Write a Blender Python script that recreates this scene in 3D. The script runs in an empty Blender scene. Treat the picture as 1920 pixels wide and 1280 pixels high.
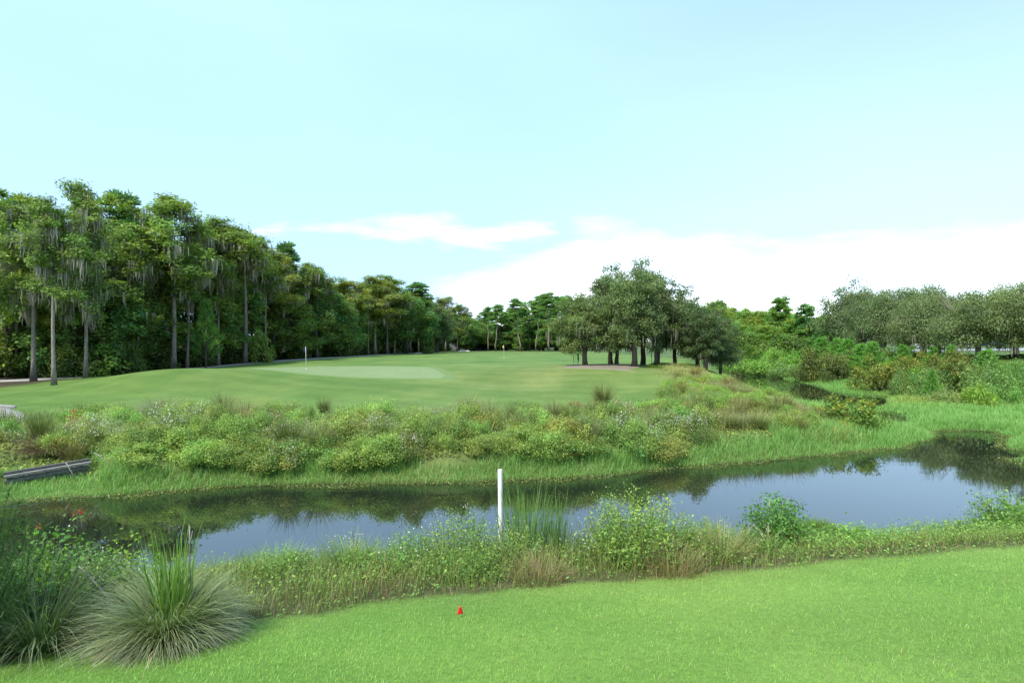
import bpy, math, random
import numpy as np

R = math.radians
scene = bpy.context.scene
COL = scene.collection
rng = np.random.default_rng(11)
F = 1066.7            # focal length in pixels of a 1920 wide picture
CAMZ = 4.2            # eye height above the pond

# ------------------------------------------------------------------ camera
cam_data = bpy.data.cameras.new("camera")
cam = bpy.data.objects.new("camera", cam_data)
COL.objects.link(cam)
cam.location = (0, 0, CAMZ)
cam.rotation_euler = (R(90), 0, 0)
cam_data.sensor_width = 36.0
cam_data.lens = 20.0
cam_data.clip_start = 0.05
cam_data.clip_end = 6000
scene.camera = cam

# ------------------------------------------------------------------ sky, sun, exposure
SUN_EL, SUN_AZ = R(52), R(-143)        # azimuth clockwise from +Y (view direction); light comes from the left, a little behind
world = bpy.data.worlds.new("World")
scene.world = world
world.use_nodes = True
nt = world.node_tree
nt.nodes.clear()


def N(tree, t, **kw):
    n = tree.nodes.new(t)
    for k, v in kw.items():
        setattr(n, k, v)
    return n


def math_node(tree, op, a, b=None, c=None, clamp=False):
    n = tree.nodes.new("ShaderNodeMath")
    n.operation = op
    n.use_clamp = clamp
    for i, v in enumerate((a, b, c)):
        if v is None:
            continue
        if isinstance(v, (int, float)):
            n.inputs[i].default_value = v
        else:
            tree.links.new(v, n.inputs[i])
    return n.outputs[0]


def mix_rgb(tree, fac, a, b, mode="MIX"):
    n = tree.nodes.new("ShaderNodeMix")
    n.data_type = "RGBA"
    n.blend_type = mode
    n.clamp_factor = True
    for sock, v in ((n.inputs[0], fac), (n.inputs[6], a), (n.inputs[7], b)):
        if isinstance(v, (int, float)):
            sock.default_value = v
        elif isinstance(v, tuple):
            sock.default_value = (*v, 1) if len(v) == 3 else v
        else:
            tree.links.new(v, sock)
    return n.outputs[2]


def ramp(tree, fac, stops, interp="LINEAR"):
    n = tree.nodes.new("ShaderNodeValToRGB")
    n.color_ramp.interpolation = interp
    els = n.color_ramp.elements
    while len(els) > 1:
        els.remove(els[0])
    for i, (p, c) in enumerate(stops):
        e = els[0] if i == 0 else els.new(p)
        e.position = p
        e.color = (*c, 1) if isinstance(c, tuple) else (c, c, c, 1)
    tree.links.new(fac, n.inputs[0])
    return n.outputs[0]


def noise(tree, vec, scale, detail=4, rough=0.55, dist=0.0):
    n = tree.nodes.new("ShaderNodeTexNoise")
    n.inputs["Scale"].default_value = scale
    n.inputs["Detail"].default_value = detail
    n.inputs["Roughness"].default_value = rough
    n.inputs["Distortion"].default_value = dist
    if vec is not None:
        tree.links.new(vec, n.inputs["Vector"])
    return n.outputs[0]


sky = N(nt, "ShaderNodeTexSky", sky_type="NISHITA", sun_disc=False)
sky.sun_elevation = SUN_EL
sky.sun_rotation = SUN_AZ
sky.air_density = 1.0
sky.dust_density = 0.7
sky.ozone_density = 1.3
tc = N(nt, "ShaderNodeTexCoord")
sep = N(nt, "ShaderNodeSeparateXYZ")
nt.links.new(tc.outputs["Generated"], sep.inputs[0])
dx, dy, dz = sep.outputs
az = math_node(nt, "ARCTAN2", dx, dy)                                   # -pi..pi, 0 straight ahead
el = math_node(nt, "ARCSINE", dz)
az01 = math_node(nt, "MULTIPLY_ADD", az, 0.5 / math.pi, 0.5)
el_n = math_node(nt, "MULTIPLY", el, 180 / math.pi / 30.0)              # 1 at 30 degrees


def A(deg):
    return 0.5 + deg / 360.0


# noise in a stretched angular space so that clouds lie in flat streaks
cmb = N(nt, "ShaderNodeCombineXYZ")
nt.links.new(math_node(nt, "MULTIPLY", dx, 1.0), cmb.inputs[0])
nt.links.new(math_node(nt, "MULTIPLY", dy, 1.0), cmb.inputs[1])
nt.links.new(math_node(nt, "MULTIPLY", dz, 4.0), cmb.inputs[2])
n1 = noise(nt, cmb.outputs[0], 3.2, 7, 0.6, 0.3)
n2 = noise(nt, cmb.outputs[0], 9.0, 6, 0.6, 0.2)
nz = math_node(nt, "ADD", math_node(nt, "MULTIPLY_ADD", n1, 0.30, -0.15), math_node(nt, "MULTIPLY_ADD", n2, 0.16, -0.08))
# upper edge of the big white bank by azimuth (30 degrees = 1)
h1 = ramp(nt, az01, [(A(-180), 0.28), (A(-60), 0.10), (A(-22), 0.06), (A(-14), 0.12), (A(-9), 0.20), (A(2), 0.27), (A(6), 0.40),
                     (A(9), 0.43), (A(17), 0.33), (A(30), 0.285), (A(40), 0.30), (A(70), 0.30), (A(180), 0.28)], "B_SPLINE")
m1 = math_node(nt, "DIVIDE", math_node(nt, "ADD", math_node(nt, "SUBTRACT", h1, el_n), nz), 0.34, clamp=True)
# thin band that floats left of it
h2 = ramp(nt, az01, [(A(-27), 0.33), (A(-15), 0.36), (A(-5), 0.355), (A(5), 0.36)], "LINEAR")
w2 = ramp(nt, az01, [(A(-27), 0.0), (A(-23), 0.016), (A(-17), 0.022), (A(-12), 0.032), (A(-3), 0.045), (A(4), 0.035), (A(6), 0.0)])
t2 = math_node(nt, "SUBTRACT", w2, math_node(nt, "ABSOLUTE", math_node(nt, "SUBTRACT", el_n, h2)))
m2 = math_node(nt, "DIVIDE", math_node(nt, "ADD", t2, math_node(nt, "MULTIPLY", nz, 0.55)), 0.11, clamp=True)
m2 = math_node(nt, "MULTIPLY", m2, math_node(nt, "GREATER_THAN", w2, 0.002))
cloud = math_node(nt, "MAXIMUM", m1, m2)
# thin high veil over the whole sky
n3 = noise(nt, cmb.outputs[0], 1.1, 5, 0.5, 0.4)
veil = ramp(nt, n3, [(0.35, 0.72), (0.7, 0.9)])
veil_col = mix_rgb(nt, ramp(nt, math_node(nt, "ADD", dx, math_node(nt, "MULTIPLY_ADD", n3, .5, -.25)), [(-0.15, 0.0), (0.6, 1.0)]), (2.84, 4.5, 6.5), mix_rgb(nt, ramp(nt, el_n, [(.42, 0.0), (.95, 1.0)]), (3.4, 5.1, 7.0), (2.35, 3.6, 5.6)))
base_sky = mix_rgb(nt, veil, sky.outputs[0], veil_col)
full = mix_rgb(nt, cloud, base_sky, (9.6, 10.2, 10.8))
bg = N(nt, "ShaderNodeBackground")
bg.inputs["Strength"].default_value = 0.10
nt.links.new(full, bg.inputs[0])
wo = N(nt, "ShaderNodeOutputWorld")
nt.links.new(bg.outputs[0], wo.inputs[0])

sun_d = bpy.data.lights.new("sun", "SUN")
sun_d.energy = 2.6
sun_d.angle = R(9)
sun_d.color = (1.0, 0.95, 0.86)
sun = bpy.data.objects.new("sun", sun_d)
COL.objects.link(sun)
sun.rotation_euler = (R(90) - SUN_EL, 0, -SUN_AZ + math.pi)
sun.location = (-60, -30, 80)

vs = scene.view_settings
scene.display_settings.display_device = "sRGB"
vs.view_transform = "Standard"
vs.look = "None"
vs.exposure = 1.3
vs.gamma = 1.0
vs.use_curve_mapping = False
scene.cycles.max_bounces = 6
scene.cycles.diffuse_bounces = 3
scene.cycles.glossy_bounces = 3
scene.cycles.transmission_bounces = 3
scene.cycles.transparent_max_bounces = 4
scene.cycles.use_denoising = True
scene.cycles.caustics_reflective = False
scene.cycles.caustics_refractive = False


# ------------------------------------------------------------------ geometry helpers
def XD(px, D):
    return (px - 960) / F * D


def PXZ(px, py, z=0.0):
    """the point at height z under picture position px, py"""
    D = (CAMZ - z) * F / (py - 640)
    return (XD(px, D), D)


def smooth(a, b, x):
    t = np.clip((x - a) / (b - a), 0, 1)
    return t * t * (3 - 2 * t)


def seg_dist(P, poly, closed=True):
    P = np.asarray(P, float)
    poly = np.asarray(poly, float)
    n = len(poly)
    best = np.full(len(P), 1e18)
    for i in range(n if closed else n - 1):
        a, b = poly[i], poly[(i + 1) % n]
        ab = b - a
        L = float(ab @ ab) + 1e-12
        t = np.clip(((P - a) @ ab) / L, 0, 1)
        q = P - (a + t[:, None] * ab)
        best = np.minimum(best, (q * q).sum(1))
    return np.sqrt(best)


def inside(P, poly):
    P = np.asarray(P, float)
    poly = np.asarray(poly, float)
    x, y = P[:, 0], P[:, 1]
    c = np.zeros(len(P), bool)
    n = len(poly)
    for i in range(n):
        x1, y1 = poly[i]
        x2, y2 = poly[(i + 1) % n]
        if y1 == y2:
            continue
        cond = ((y1 > y) != (y2 > y)) & (x < (x2 - x1) * (y - y1) / (y2 - y1) + x1)
        c ^= cond
    return c


def wobble(poly, step, amp, seed):
    """resample a polygon and shake its outline a little"""
    r = np.random.default_rng(seed)
    poly = np.asarray(poly, float)
    out = []
    n = len(poly)
    for i in range(n):
        a, b = poly[i], poly[(i + 1) % n]
        k = max(1, int(np.linalg.norm(b - a) / step))
        for j in range(k):
            out.append(a + (b - a) * j / k)
    out = np.array(out)
    d = r.normal(0, 1, out.shape)
    d = (d + np.roll(d, 1, 0) + np.roll(d, -1, 0)) / 1.7
    return out + d * amp


# ------------------------------------------------------------------ the lie of the land
FAR_EDGE = [(-420, 972), (-200, 962), (-60, 953), (60, 941), (200, 930), (330, 920), (450, 912), (560, 910), (650, 908), (760, 908),
            (860, 907), (960, 902), (1060, 897), (1170, 889), (1230, 880), (1330, 872), (1480, 859), (1560, 853), (1650, 843), (1690, 838),
            (1730, 824), (1752, 812), (1765, 806), (1800, 805), (1868, 809)]
RIGHT_EDGE = [(1898, 822), (1912, 842), (1952, 876), (2030, 900), (2200, 925), (2500, 930)]
NEAR_EDGE = [(2600, 965), (2200, 955), (1930, 955), (1850, 975), (1760, 990), (1650, 1006), (1580, 1012), (1500, 1016), (1400, 1024), (1200, 1030),
             (1000, 1040), (850, 1046), (700, 1052), (560, 1056), (440, 1064), (370, 1072), (250, 1090), (100, 1100), (-60, 1108), (-420, 1125)]
POND = wobble([PXZ(*p) for p in FAR_EDGE + RIGHT_EDGE + NEAR_EDGE], 0.8, 0.07, 3)
_k = smooth(14.5, 17, POND[:, 0])[:, None]
POND = POND + _k * np.stack([.45 * np.sin(POND[:, 1] * 2.1 + 1) + .2 * np.sin(POND[:, 1] * 5), .30 * np.sin(POND[:, 0] * 1.9) + .2 * np.sin(POND[:, 0] * 4.3)], 1)
CHANNEL = wobble([PXZ(*p) for p in [(1372, 704.5), (1418, 703), (1462, 706), (1495, 716), (1535, 724), (1560, 733), (1600, 740), (1640, 741), (1668, 744)]] +
                 [PXZ(px, py, .32) for px, py in [(1655, 752), (1640, 756), (1611, 755), (1560, 753), (1500, 750), (1448, 742), (1425, 729), (1385, 714)]], 1.5, 0.14, 4)
PUDDLE = wobble([PXZ(*p) for p in [(1640, 772), (1668, 771), (1692, 778), (1704, 786)]] + [PXZ(px, py, .3) for px, py in [(1700, 790), (1680, 790), (1650, 784)]], 0.6, 0.06, 5)


def water_sd(x, y):
    """distance to open water: positive on land, negative in the water"""
    P = np.stack([np.asarray(x, float).ravel(), np.asarray(y, float).ravel()], 1)
    d = np.full(len(P), 1e9)
    near = (P[:, 1] > -5) & (P[:, 1] < 95) & (P[:, 0] > -60) & (P[:, 0] < 70)
    Q = P[near]
    dd = np.full(len(Q), 1e9)
    for poly in (POND, CHANNEL, PUDDLE):
        s = seg_dist(Q, poly)
        s = np.where(inside(Q, poly), -s, s)
        dd = np.minimum(dd, s)
    d[near] = dd
    return d.reshape(np.shape(x))


CP = []
for (px, py, D) in [(300, 693, 44), (180, 710, 45), (0, 745, 38), (0, 718, 48), (160, 710, 50), (100, 724, 46), (300, 750, 33), (400, 692, 46),
                    (450, 695, 46), (450, 692, 50), (650, 707, 46), (850, 706, 48), (480, 690, 57), (573, 693, 53), (760, 688, 58), (700, 740, 36), (960, 720, 45), (960, 680, 75),
                    (960, 661, 150), (900, 657, 220), (945, 671, 95), (600, 672, 85), (760, 664, 120), (880, 658, 200), (1000, 658, 200), (1060, 664, 130),
                    (1095, 685, 53), (1188, 688, 51), (1230, 684, 55), (1320, 687, 53), (1300, 694, 44), (1360, 712, 38), (1440, 740, 31), (1540, 782, 26),
                    (1250, 722, 40), (1230, 746, 34), (1400, 670, 80), (1440, 690, 74), (1550, 698, 62), (1700, 735, 47), (1800, 768, 35), (1900, 790, 30),
                    (1920, 740, 42), (1920, 718, 44), (1850, 702, 46), (1830, 664, 72), (1900, 668, 58), (1900, 656, 76), (1660, 657, 100), (1835, 676, 51), (1960, 672, 47), (1760, 668, 64), (1690, 664, 72), (1760, 690, 52),
                    (1600, 698, 58), (1500, 672, 95), (1150, 700, 46), (1050, 700, 47), (1100, 740, 36), (850, 740, 37), (500, 745, 35), (200, 745, 36),
                    (330, 692, 64), (400, 690, 66), (280, 693, 64), (220, 700, 58)]:
    CP.append((XD(px, D), D, CAMZ - (py - 640) / F * D))
CP += [(-30, 20, .8), (-20, 21, .75), (-10, 21.5, .72), (0, 21.5, .72), (8, 23, .72), (-30, 28, .6), (-20, 28, .5), (-10, 29, .45), (0, 30, .45), (7, 30, .6),
       (15.9, 31, .45), (16.3, 38, .5), (17.2, 45, .6), (15.4, 26, .25), (20.5, 50, .35), (22, 56, .3), (19, 32, .12), (20, 38, .14), (21, 42, .12), (25, 48, .1), (14, 20, .15), (20, 28, .15), (24, 24, .12), (26, 18, .15), (32, 20, .2), (28, 30, .12), (-44, 36, .5), (-45, 56, .9), (-42, 75, 1.4), (-60, 60, 1.0), (-60, 100, 1.3),
       (-40, 130, 1.4), (-30, 180, 1.2), (-60, 220, 1.2), (30, 300, 1.2), (-100, 300, 1.2), (120, 300, 2.0), (120, 150, 3.0), (80, 60, 3.2), (60, 25, 1.6), (120, 40, 3.4), (60, 5, 1.5),
       (-60, 10, 1.2), (-100, 40, 1.0), (-30, 10, .5), (30, 10, .5)]
CP = np.array(CP)


def _phi(r):
    return np.sqrt(r * r + 9.0)


_mean = CP[:, 2].mean()
_D = np.sqrt(((CP[:, None, :2] - CP[None, :, :2]) ** 2).sum(2))
_W = np.linalg.solve(_phi(_D) - 0.4 * np.eye(len(CP)), CP[:, 2] - _mean)


def lawn_plane(x, y):
    xx = np.clip(x, -14, 14)
    return 2.6 - 0.195 * np.asarray(y) + 0.03 * xx


def rbf(x, y):
    x = np.asarray(x, float)
    y = np.asarray(y, float)
    P = np.stack([x.ravel(), y.ravel()], 1)
    out = np.empty(len(P))
    for i in range(0, len(P), 20000):
        q = P[i:i + 20000]
        r = np.sqrt(((q[:, None, :] - CP[None, :, :2]) ** 2).sum(2))
        out[i:i + 20000] = _phi(r) @ _W + _mean
    dist = np.sqrt(P[:, 0] ** 2 + P[:, 1] ** 2)
    k = smooth(220, 420, dist)
    out = out * (1 - k) + 1.5 * k
    return np.clip(out, 0.08, 6).reshape(x.shape)


def G(x, y, sd=None):
    """ground height"""
    x = np.asarray(x, float)
    y = np.asarray(y, float)
    sc = x.ndim == 0
    x = np.atleast_1d(x)
    y = np.atleast_1d(y)
    d = water_sd(x, y) if sd is None else sd
    w = smooth(8.5, 13.0, y - 0.02 * np.abs(x))
    near = np.clip(lawn_plane(x, y), 0.1, 4)
    zb = near * (1 - w) + rbf(x, y) * w
    bump = 0.03 * np.sin(x * 1.7 + y * .9) * np.sin(y * 1.3 - x * .6) * smooth(14, 18, y) * smooth(40, 30, y)
    W = np.where(y < 14, 3.4, np.where(x > 14, 2.6, 1.7))
    z = np.where(d > 0, 0.015 + (zb + bump) * smooth(-0.05, W, d), np.maximum(-0.8, 0.015 + d * 0.45))
    # the ground steps down in front of the timber bulkhead
    a0, a1 = np.array(BULK[0]), np.array(BULK[1])
    u = (a1 - a0) / np.linalg.norm(a1 - a0)
    t = (x - a0[0]) * u[0] + (y - a0[1]) * u[1]
    f = (x - a0[0]) * u[1] - (y - a0[1]) * u[0]
    L_ = np.linalg.norm(a1 - a0)
    m = smooth(-.40, .02, f) * smooth(2.2, 1.2, f) * smooth(-.9, -.1, t) * smooth(L_ + .7, L_ + .05, t)
    z = np.where(d > 0, z * (1 - .88 * m) + .03 * m, z)
    back = smooth(.1, -.05, f) * smooth(-2.0, -1.2, f) * smooth(-.9, -.1, t) * smooth(L_ + .7, L_ + .05, t)
    z = z * (1 - back) + np.minimum(z, .40) * back
    return float(z[0]) if sc else z


BULK = [(XD(12, 16.0), 16.0), (XD(166, 17.3), 17.3)]
LAWN_PX = [(-500, 1262), (-80, 1238), (0, 1231), (150, 1217), (330, 1200), (420, 1184), (480, 1166), (540, 1158), (600, 1155), (650, 1148), (700, 1133),
           (850, 1117), (1000, 1105), (1150, 1093), (1300, 1082), (1420, 1071), (1500, 1060), (1700, 1043), (1920, 1024), (2200, 1003), (2600, 975)]
LAWN_EDGE = []
for px, py in LAWN_PX:
    a, b = (py - 640) / F, (px - 960) / F
    D = (CAMZ - 2.6) / (a - 0.195 + 0.03 * b)
    LAWN_EDGE.append((b * D, D))
LAWN_EDGE = np.array(LAWN_EDGE)


def lawn_edge_y(x):
    o = np.argsort(LAWN_EDGE[:, 0])
    return np.interp(x, LAWN_EDGE[o, 0], LAWN_EDGE[o, 1]) + .05 * np.sin(np.asarray(x) * 3.1) + .035 * np.sin(np.asarray(x) * 7.7 + 1)


TREELINE = np.array([(36, -48), (42, -42), (50, -40), (65, -38.5), (75, -35), (90, -30), (120, -29), (160, -24), (230, -19), (300, -19)], float)


def treeline_x(y):
    return np.interp(y, TREELINE[:, 0], TREELINE[:, 1])


# ------------------------------------------------------------------ mesh builder
class MB:
    def __init__(self):
        self.v, self.f, self.t, self.n = [], {}, [], 0

    def add(self, v, faces, tint=None):
        v = np.asarray(v, np.float32).reshape(-1, 3)
        if len(v) == 0:
            return
        if tint is None:
            tint = np.ones((len(v), 3), np.float32)
        tint = np.asarray(tint, np.float32)
        if tint.ndim == 1:
            tint = np.broadcast_to(tint, (len(v), 3))
        self.v.append(v)
        self.t.append(tint)
        for f in faces if isinstance(faces, list) else [faces]:
            f = np.asarray(f, np.int32)
            if len(f):
                self.f.setdefault(f.shape[1], []).append(f + self.n)
        self.n += len(v)

    def mesh(self, name, mat, flat=False):
        me = bpy.data.meshes.new(name)
        v = np.concatenate(self.v)
        t = np.concatenate(self.t)
        me.vertices.add(len(v))
        me.vertices.foreach_set("co", v.ravel())
        loops, starts, pos = [], [], 0
        for k, fs in self.f.items():
            f = np.concatenate(fs)
            loops.append(f.ravel())
            starts.append(pos + np.arange(len(f)) * k)
            pos += f.size
        loops = np.concatenate(loops)
        starts = np.concatenate(starts)
        me.loops.add(len(loops))
        me.loops.foreach_set("vertex_index", loops.astype(np.int32))
        me.polygons.add(len(starts))
        me.polygons.foreach_set("loop_start", starts.astype(np.int32))
        me.update(calc_edges=True)
        a = me.attributes.new("tint", "FLOAT_COLOR", "POINT")
        a.data.foreach_set("color", np.concatenate([t, np.ones((len(t), 1), np.float32)], 1).astype(np.float32).ravel())
        me.polygons.foreach_set("use_smooth", np.full(len(starts), not flat))
        me.materials.append(mat)
        return me

    def build(self, name, mat, parent=None, flat=False):
        return link(name, self.mesh(name, mat, flat), parent)


def link(name, data, parent=None):
    o = bpy.data.objects.new(name, data)
    COL.objects.link(o)
    if parent is not None:
        o.parent = parent
    return o


def tag(o, label=None, cat=None, group=None, kind=None):
    for k, v in (("label", label), ("category", cat), ("group", group), ("kind", kind)):
        if v:
            o[k] = v
    return o


def empty(name, loc, label, cat, group=None, rz=0, sc=(1, 1, 1)):
    o = bpy.data.objects.new(name, None)
    COL.objects.link(o)
    o.empty_display_size = 0.2
    o.location = loc
    o.rotation_euler = (0, 0, rz)
    o.scale = sc
    return tag(o, label, cat, group)


def unit(v):
    return v / (np.linalg.norm(v, axis=-1, keepdims=True) + 1e-9)


def rand_dir(r, n):
    return unit(r.normal(0, 1, (n, 3)))


def leaf_quads(mb, r, P, normal, length, aspect, tint):
    """diamond shaped leaves, slightly folded"""
    n = len(P)
    if n == 0:
        return
    length = np.broadcast_to(length, (n,))[:, None]
    t = unit(np.cross(normal, rand_dir(r, n)))
    s = np.cross(normal, t)
    w = length * aspect * 0.5
    v = np.empty((n, 4, 3))
    v[:, 0] = P - t * length * .5
    v[:, 1] = P + s * w + normal * w * .3
    v[:, 2] = P + t * length * .5
    v[:, 3] = P - s * w + normal * w * .3
    f = np.arange(n * 4).reshape(n, 4)
    mb.add(v, f, np.repeat(tint, 4, 0))


def ribbons(mb, paths, widths, side, tint, tint_tip=None):
    """paths n x k x 3, widths n x k, side n x 3"""
    n, k, _ = paths.shape
    v = np.empty((n, k, 2, 3))
    v[:, :, 0] = paths - side[:, None] * widths[:, :, None] * .5
    v[:, :, 1] = paths + side[:, None] * widths[:, :, None] * .5
    base = (np.arange(n) * k * 2)[:, None, None]
    j = (np.arange(k - 1) * 2)[None, :, None]
    f = (base + j + np.array([0, 1, 3, 2])[None, None]).reshape(-1, 4)
    if tint_tip is None:
        tint_tip = tint
    a = np.linspace(0, 1, k)[None, :, None, None]
    tt = tint[:, None, None, :] * (1 - a) + tint_tip[:, None, None, :] * a
    tt = np.broadcast_to(tt, (n, k, 2, 3))
    mb.add(v, f, tt.reshape(-1, 3))


def blades(mb, r, P, h, w, lean, tint, tip=None, segs=2, up=None):
    """upright grass blades with a lean"""
    n = len(P)
    az_ = r.uniform(0, 2 * math.pi, n)
    d = np.stack([np.cos(az_), np.sin(az_), np.zeros(n)], 1)
    sd_ = np.stack([-np.sin(az_ + r.normal(0, .8, n)), np.cos(az_), np.zeros(n)], 1)
    sd_ = unit(sd_)
    h = np.broadcast_to(h, (n,))
    w = np.broadcast_to(w, (n,))
    lean = np.broadcast_to(lean, (n,))
    ts = np.linspace(0, 1, segs + 1)
    path = P[:, None] + np.array([0, 0, 1.])[None, None] * (h[:, None] * (ts - .25 * lean[:, None] * ts ** 2))[:, :, None] \
        + d[:, None] * (h * lean)[:, None, None] * (ts ** 1.8)[None, :, None]
    ww = w[:, None] * (1 - ts ** 1.5 * .88)[None]
    ribbons(mb, path, ww, sd_, tint, tip)


def arching(mb, r, n, L, theta, droop, width, base_r, tint, tip, segs=5, origin=(0, 0, 0)):
    """blades that leave a tuft and bend over"""
    L = L * r.uniform(.55, 1.1, n)
    az_ = r.uniform(0, 2 * math.pi, n)
    d = np.stack([np.cos(az_), np.sin(az_), np.zeros(n)], 1)
    a2 = az_ + math.pi / 2 + r.normal(0, .5, n)
    side = np.stack([np.cos(a2), np.sin(a2), r.normal(0, .2, n)], 1)
    side = unit(side)
    th0 = np.abs(r.uniform(theta[0], theta[1], n))
    dr = r.uniform(droop[0], droop[1], n)
    p = np.array(origin)[None] + d * (base_r * np.sqrt(r.uniform(0, 1, n)))[:, None]
    path = [p]
    for k in range(segs):
        th = th0 + dr * ((k + .5) / segs) ** 1.4
        st = (L / segs)[:, None]
        p = p + d * np.sin(th)[:, None] * st + np.array([0, 0, 1.]) * np.cos(th)[:, None] * st
        p = p + r.normal(0, .012, p.shape) * L[:, None]
        p[:, 2] = np.maximum(p[:, 2], origin[2] + .01)
        path.append(p)
    path = np.stack(path, 1)
    ts = np.linspace(0, 1, segs + 1)
    ww = np.broadcast_to(width, (n,))[:, None] * (1 - ts ** 2 * .85)[None]
    ribbons(mb, path, ww, side, tint, tip)


def tube(mb, pts, radii, sides=7, tint=(1, 1, 1), cap=True):
    pts = np.asarray(pts, float)
    k = len(pts)
    radii = np.broadcast_to(radii, (k,))
    T = np.gradient(pts, axis=0)
    T = unit(T)
    ref = np.array([0, 0, 1.]) if abs(T[0][2]) < .9 else np.array([1., 0, 0])
    u = unit(np.cross(T, ref))
    v = np.cross(T, u)
    an = np.arange(sides) / sides * 2 * math.pi
    ring = pts[:, None] + radii[:, None, None] * (u[:, None] * np.cos(an)[None, :, None] + v[:, None] * np.sin(an)[None, :, None])
    idx = np.arange(k * sides).reshape(k, sides)
    a = idx[:-1]
    b = idx[1:]
    f = np.stack([a, np.roll(a, -1, 1), np.roll(b, -1, 1), b], -1).reshape(-1, 4)
    fs = [f]
    if cap:
        fs.append(idx[-1:].copy())
        fs.append(idx[:1, ::-1].copy())
    mb.add(ring.reshape(-1, 3), fs, np.array(tint, np.float32))


def box(mb, c, size, rz=0, tint=(1, 1, 1), bevel=0.0):
    sx, sy, sz = [s / 2 for s in size]
    b = min(bevel, sx * .9, sy * .9, sz * .9)
    if b <= 0:
        v = np.array([(x, y, z) for z in (-sz, sz) for (x, y) in ((-sx, -sy), (sx, -sy), (sx, sy), (-sx, sy))], float)
        f = [[0, 3, 2, 1], [4, 5, 6, 7], [0, 1, 5, 4], [1, 2, 6, 5], [2, 3, 7, 6], [3, 0, 4, 7]]
        fs = [np.array(f)]
    else:
        prof = [(-sz, b), (-sz + b, 0), (sz - b, 0), (sz, b)]
        v = []
        for z, i in prof:
            x, y = sx - i, sy - i
            v += [(-x, -y + b * (i == 0) * .0, z), (x, -y, z), (x, y, z), (-x, y, z)]
        v = np.array(v, float)
        f = [[0, 3, 2, 1], [12, 13, 14, 15]]
        for k in range(3):
            for j in range(4):
                f.append([k * 4 + j, k * 4 + (j + 1) % 4, k * 4 + 4 + (j + 1) % 4, k * 4 + 4 + j])
        fs = [np.array(f)]
    c_, s_ = math.cos(rz), math.sin(rz)
    v = v @ np.array([[c_, s_, 0], [-s_, c_, 0], [0, 0, 1]]) + np.array(c)
    mb.add(v, fs, np.array(tint, np.float32))


# ------------------------------------------------------------------ materials
def new_mat(name):
    m = bpy.data.materials.new(name)
    m.use_nodes = True
    t = m.node_tree
    t.nodes.clear()
    out = N(t, "ShaderNodeOutputMaterial")
    return m, t, out


def principled(t, col=None, rough=.6, spec=.3):
    p = N(t, "ShaderNodeBsdfPrincipled")
    p.inputs["Roughness"].default_value = rough
    p.inputs["Specular IOR Level"].default_value = spec
    if isinstance(col, tuple):
        p.inputs["Base Color"].default_value = (*col, 1)
    elif col is not None:
        t.links.new(col, p.inputs["Base Color"])
    return p


def leaf_material(name, transl=.45, rough=.5, spec=.35, boost=(1.15, 1.25, .6), gain=(1, 1, 1)):
    m, t, out = new_mat(name)
    at = N(t, "ShaderNodeAttribute", attribute_name="tint")
    oi = N(t, "ShaderNodeObjectInfo")
    col = mix_rgb(t, 1.0, at.outputs["Color"], oi.outputs["Color"], "MULTIPLY")
    col = mix_rgb(t, 1.0, col, gain, "MULTIPLY")
    p = principled(t, col, rough, spec)
    tr = N(t, "ShaderNodeBsdfTranslucent")
    t.links.new(mix_rgb(t, 1.0, col, boost, "MULTIPLY"), tr.inputs[0])
    mx = N(t, "ShaderNodeMixShader")
    mx.inputs[0].default_value = transl
    t.links.new(p.outputs[0], mx.inputs[1])
    t.links.new(tr.outputs[0], mx.inputs[2])
    t.links.new(mx.outputs[0], out.inputs[0])
    return m


M_LEAF = leaf_material("leaf", gain=(1.66, 1.66, 1.58))
M_GRASS = leaf_material("grass_blade", .35, .5, .3, (1.1, 1.2, .6))
M_MOSS = leaf_material("spanish_moss", .25, .9, .05, (1, 1, .9))
M_PETAL = leaf_material("petal", .25, .6, .2, (1, 1, 1))


def bark_material(name, dark, light, scale=(6, 6, 1.2)):
    m, t, out = new_mat(name)
    at = N(t, "ShaderNodeAttribute", attribute_name="tint")
    c = N(t, "ShaderNodeTexCoord")
    mp = N(t, "ShaderNodeMapping")
    mp.inputs["Scale"].default_value = scale
    t.links.new(c.outputs["Object"], mp.inputs[0])
    nn = noise(t, mp.outputs[0], 2.5, 6, .65)
    col = ramp(t, nn, [(.3, dark), (.7, light)])
    oi = N(t, "ShaderNodeObjectInfo")
    col = mix_rgb(t, 1.0, col, oi.outputs["Color"], "MULTIPLY")
    col = mix_rgb(t, 1.0, col, at.outputs["Color"], "MULTIPLY")
    p = principled(t, col, .9, .1)
    b = N(t, "ShaderNodeBump")
    b.inputs["Strength"].default_value = .6
    b.inputs["Distance"].default_value = .05
    t.links.new(nn, b.inputs["Height"])
    t.links.new(b.outputs[0], p.inputs["Normal"])
    t.links.new(p.outputs[0], out.inputs[0])
    return m


M_BARK = bark_material("bark_grey", (.09, .075, .06), (.26, .235, .205))
M_BARK_DARK = bark_material("bark_brown", (.045, .035, .028), (.14, .11, .085))


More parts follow.
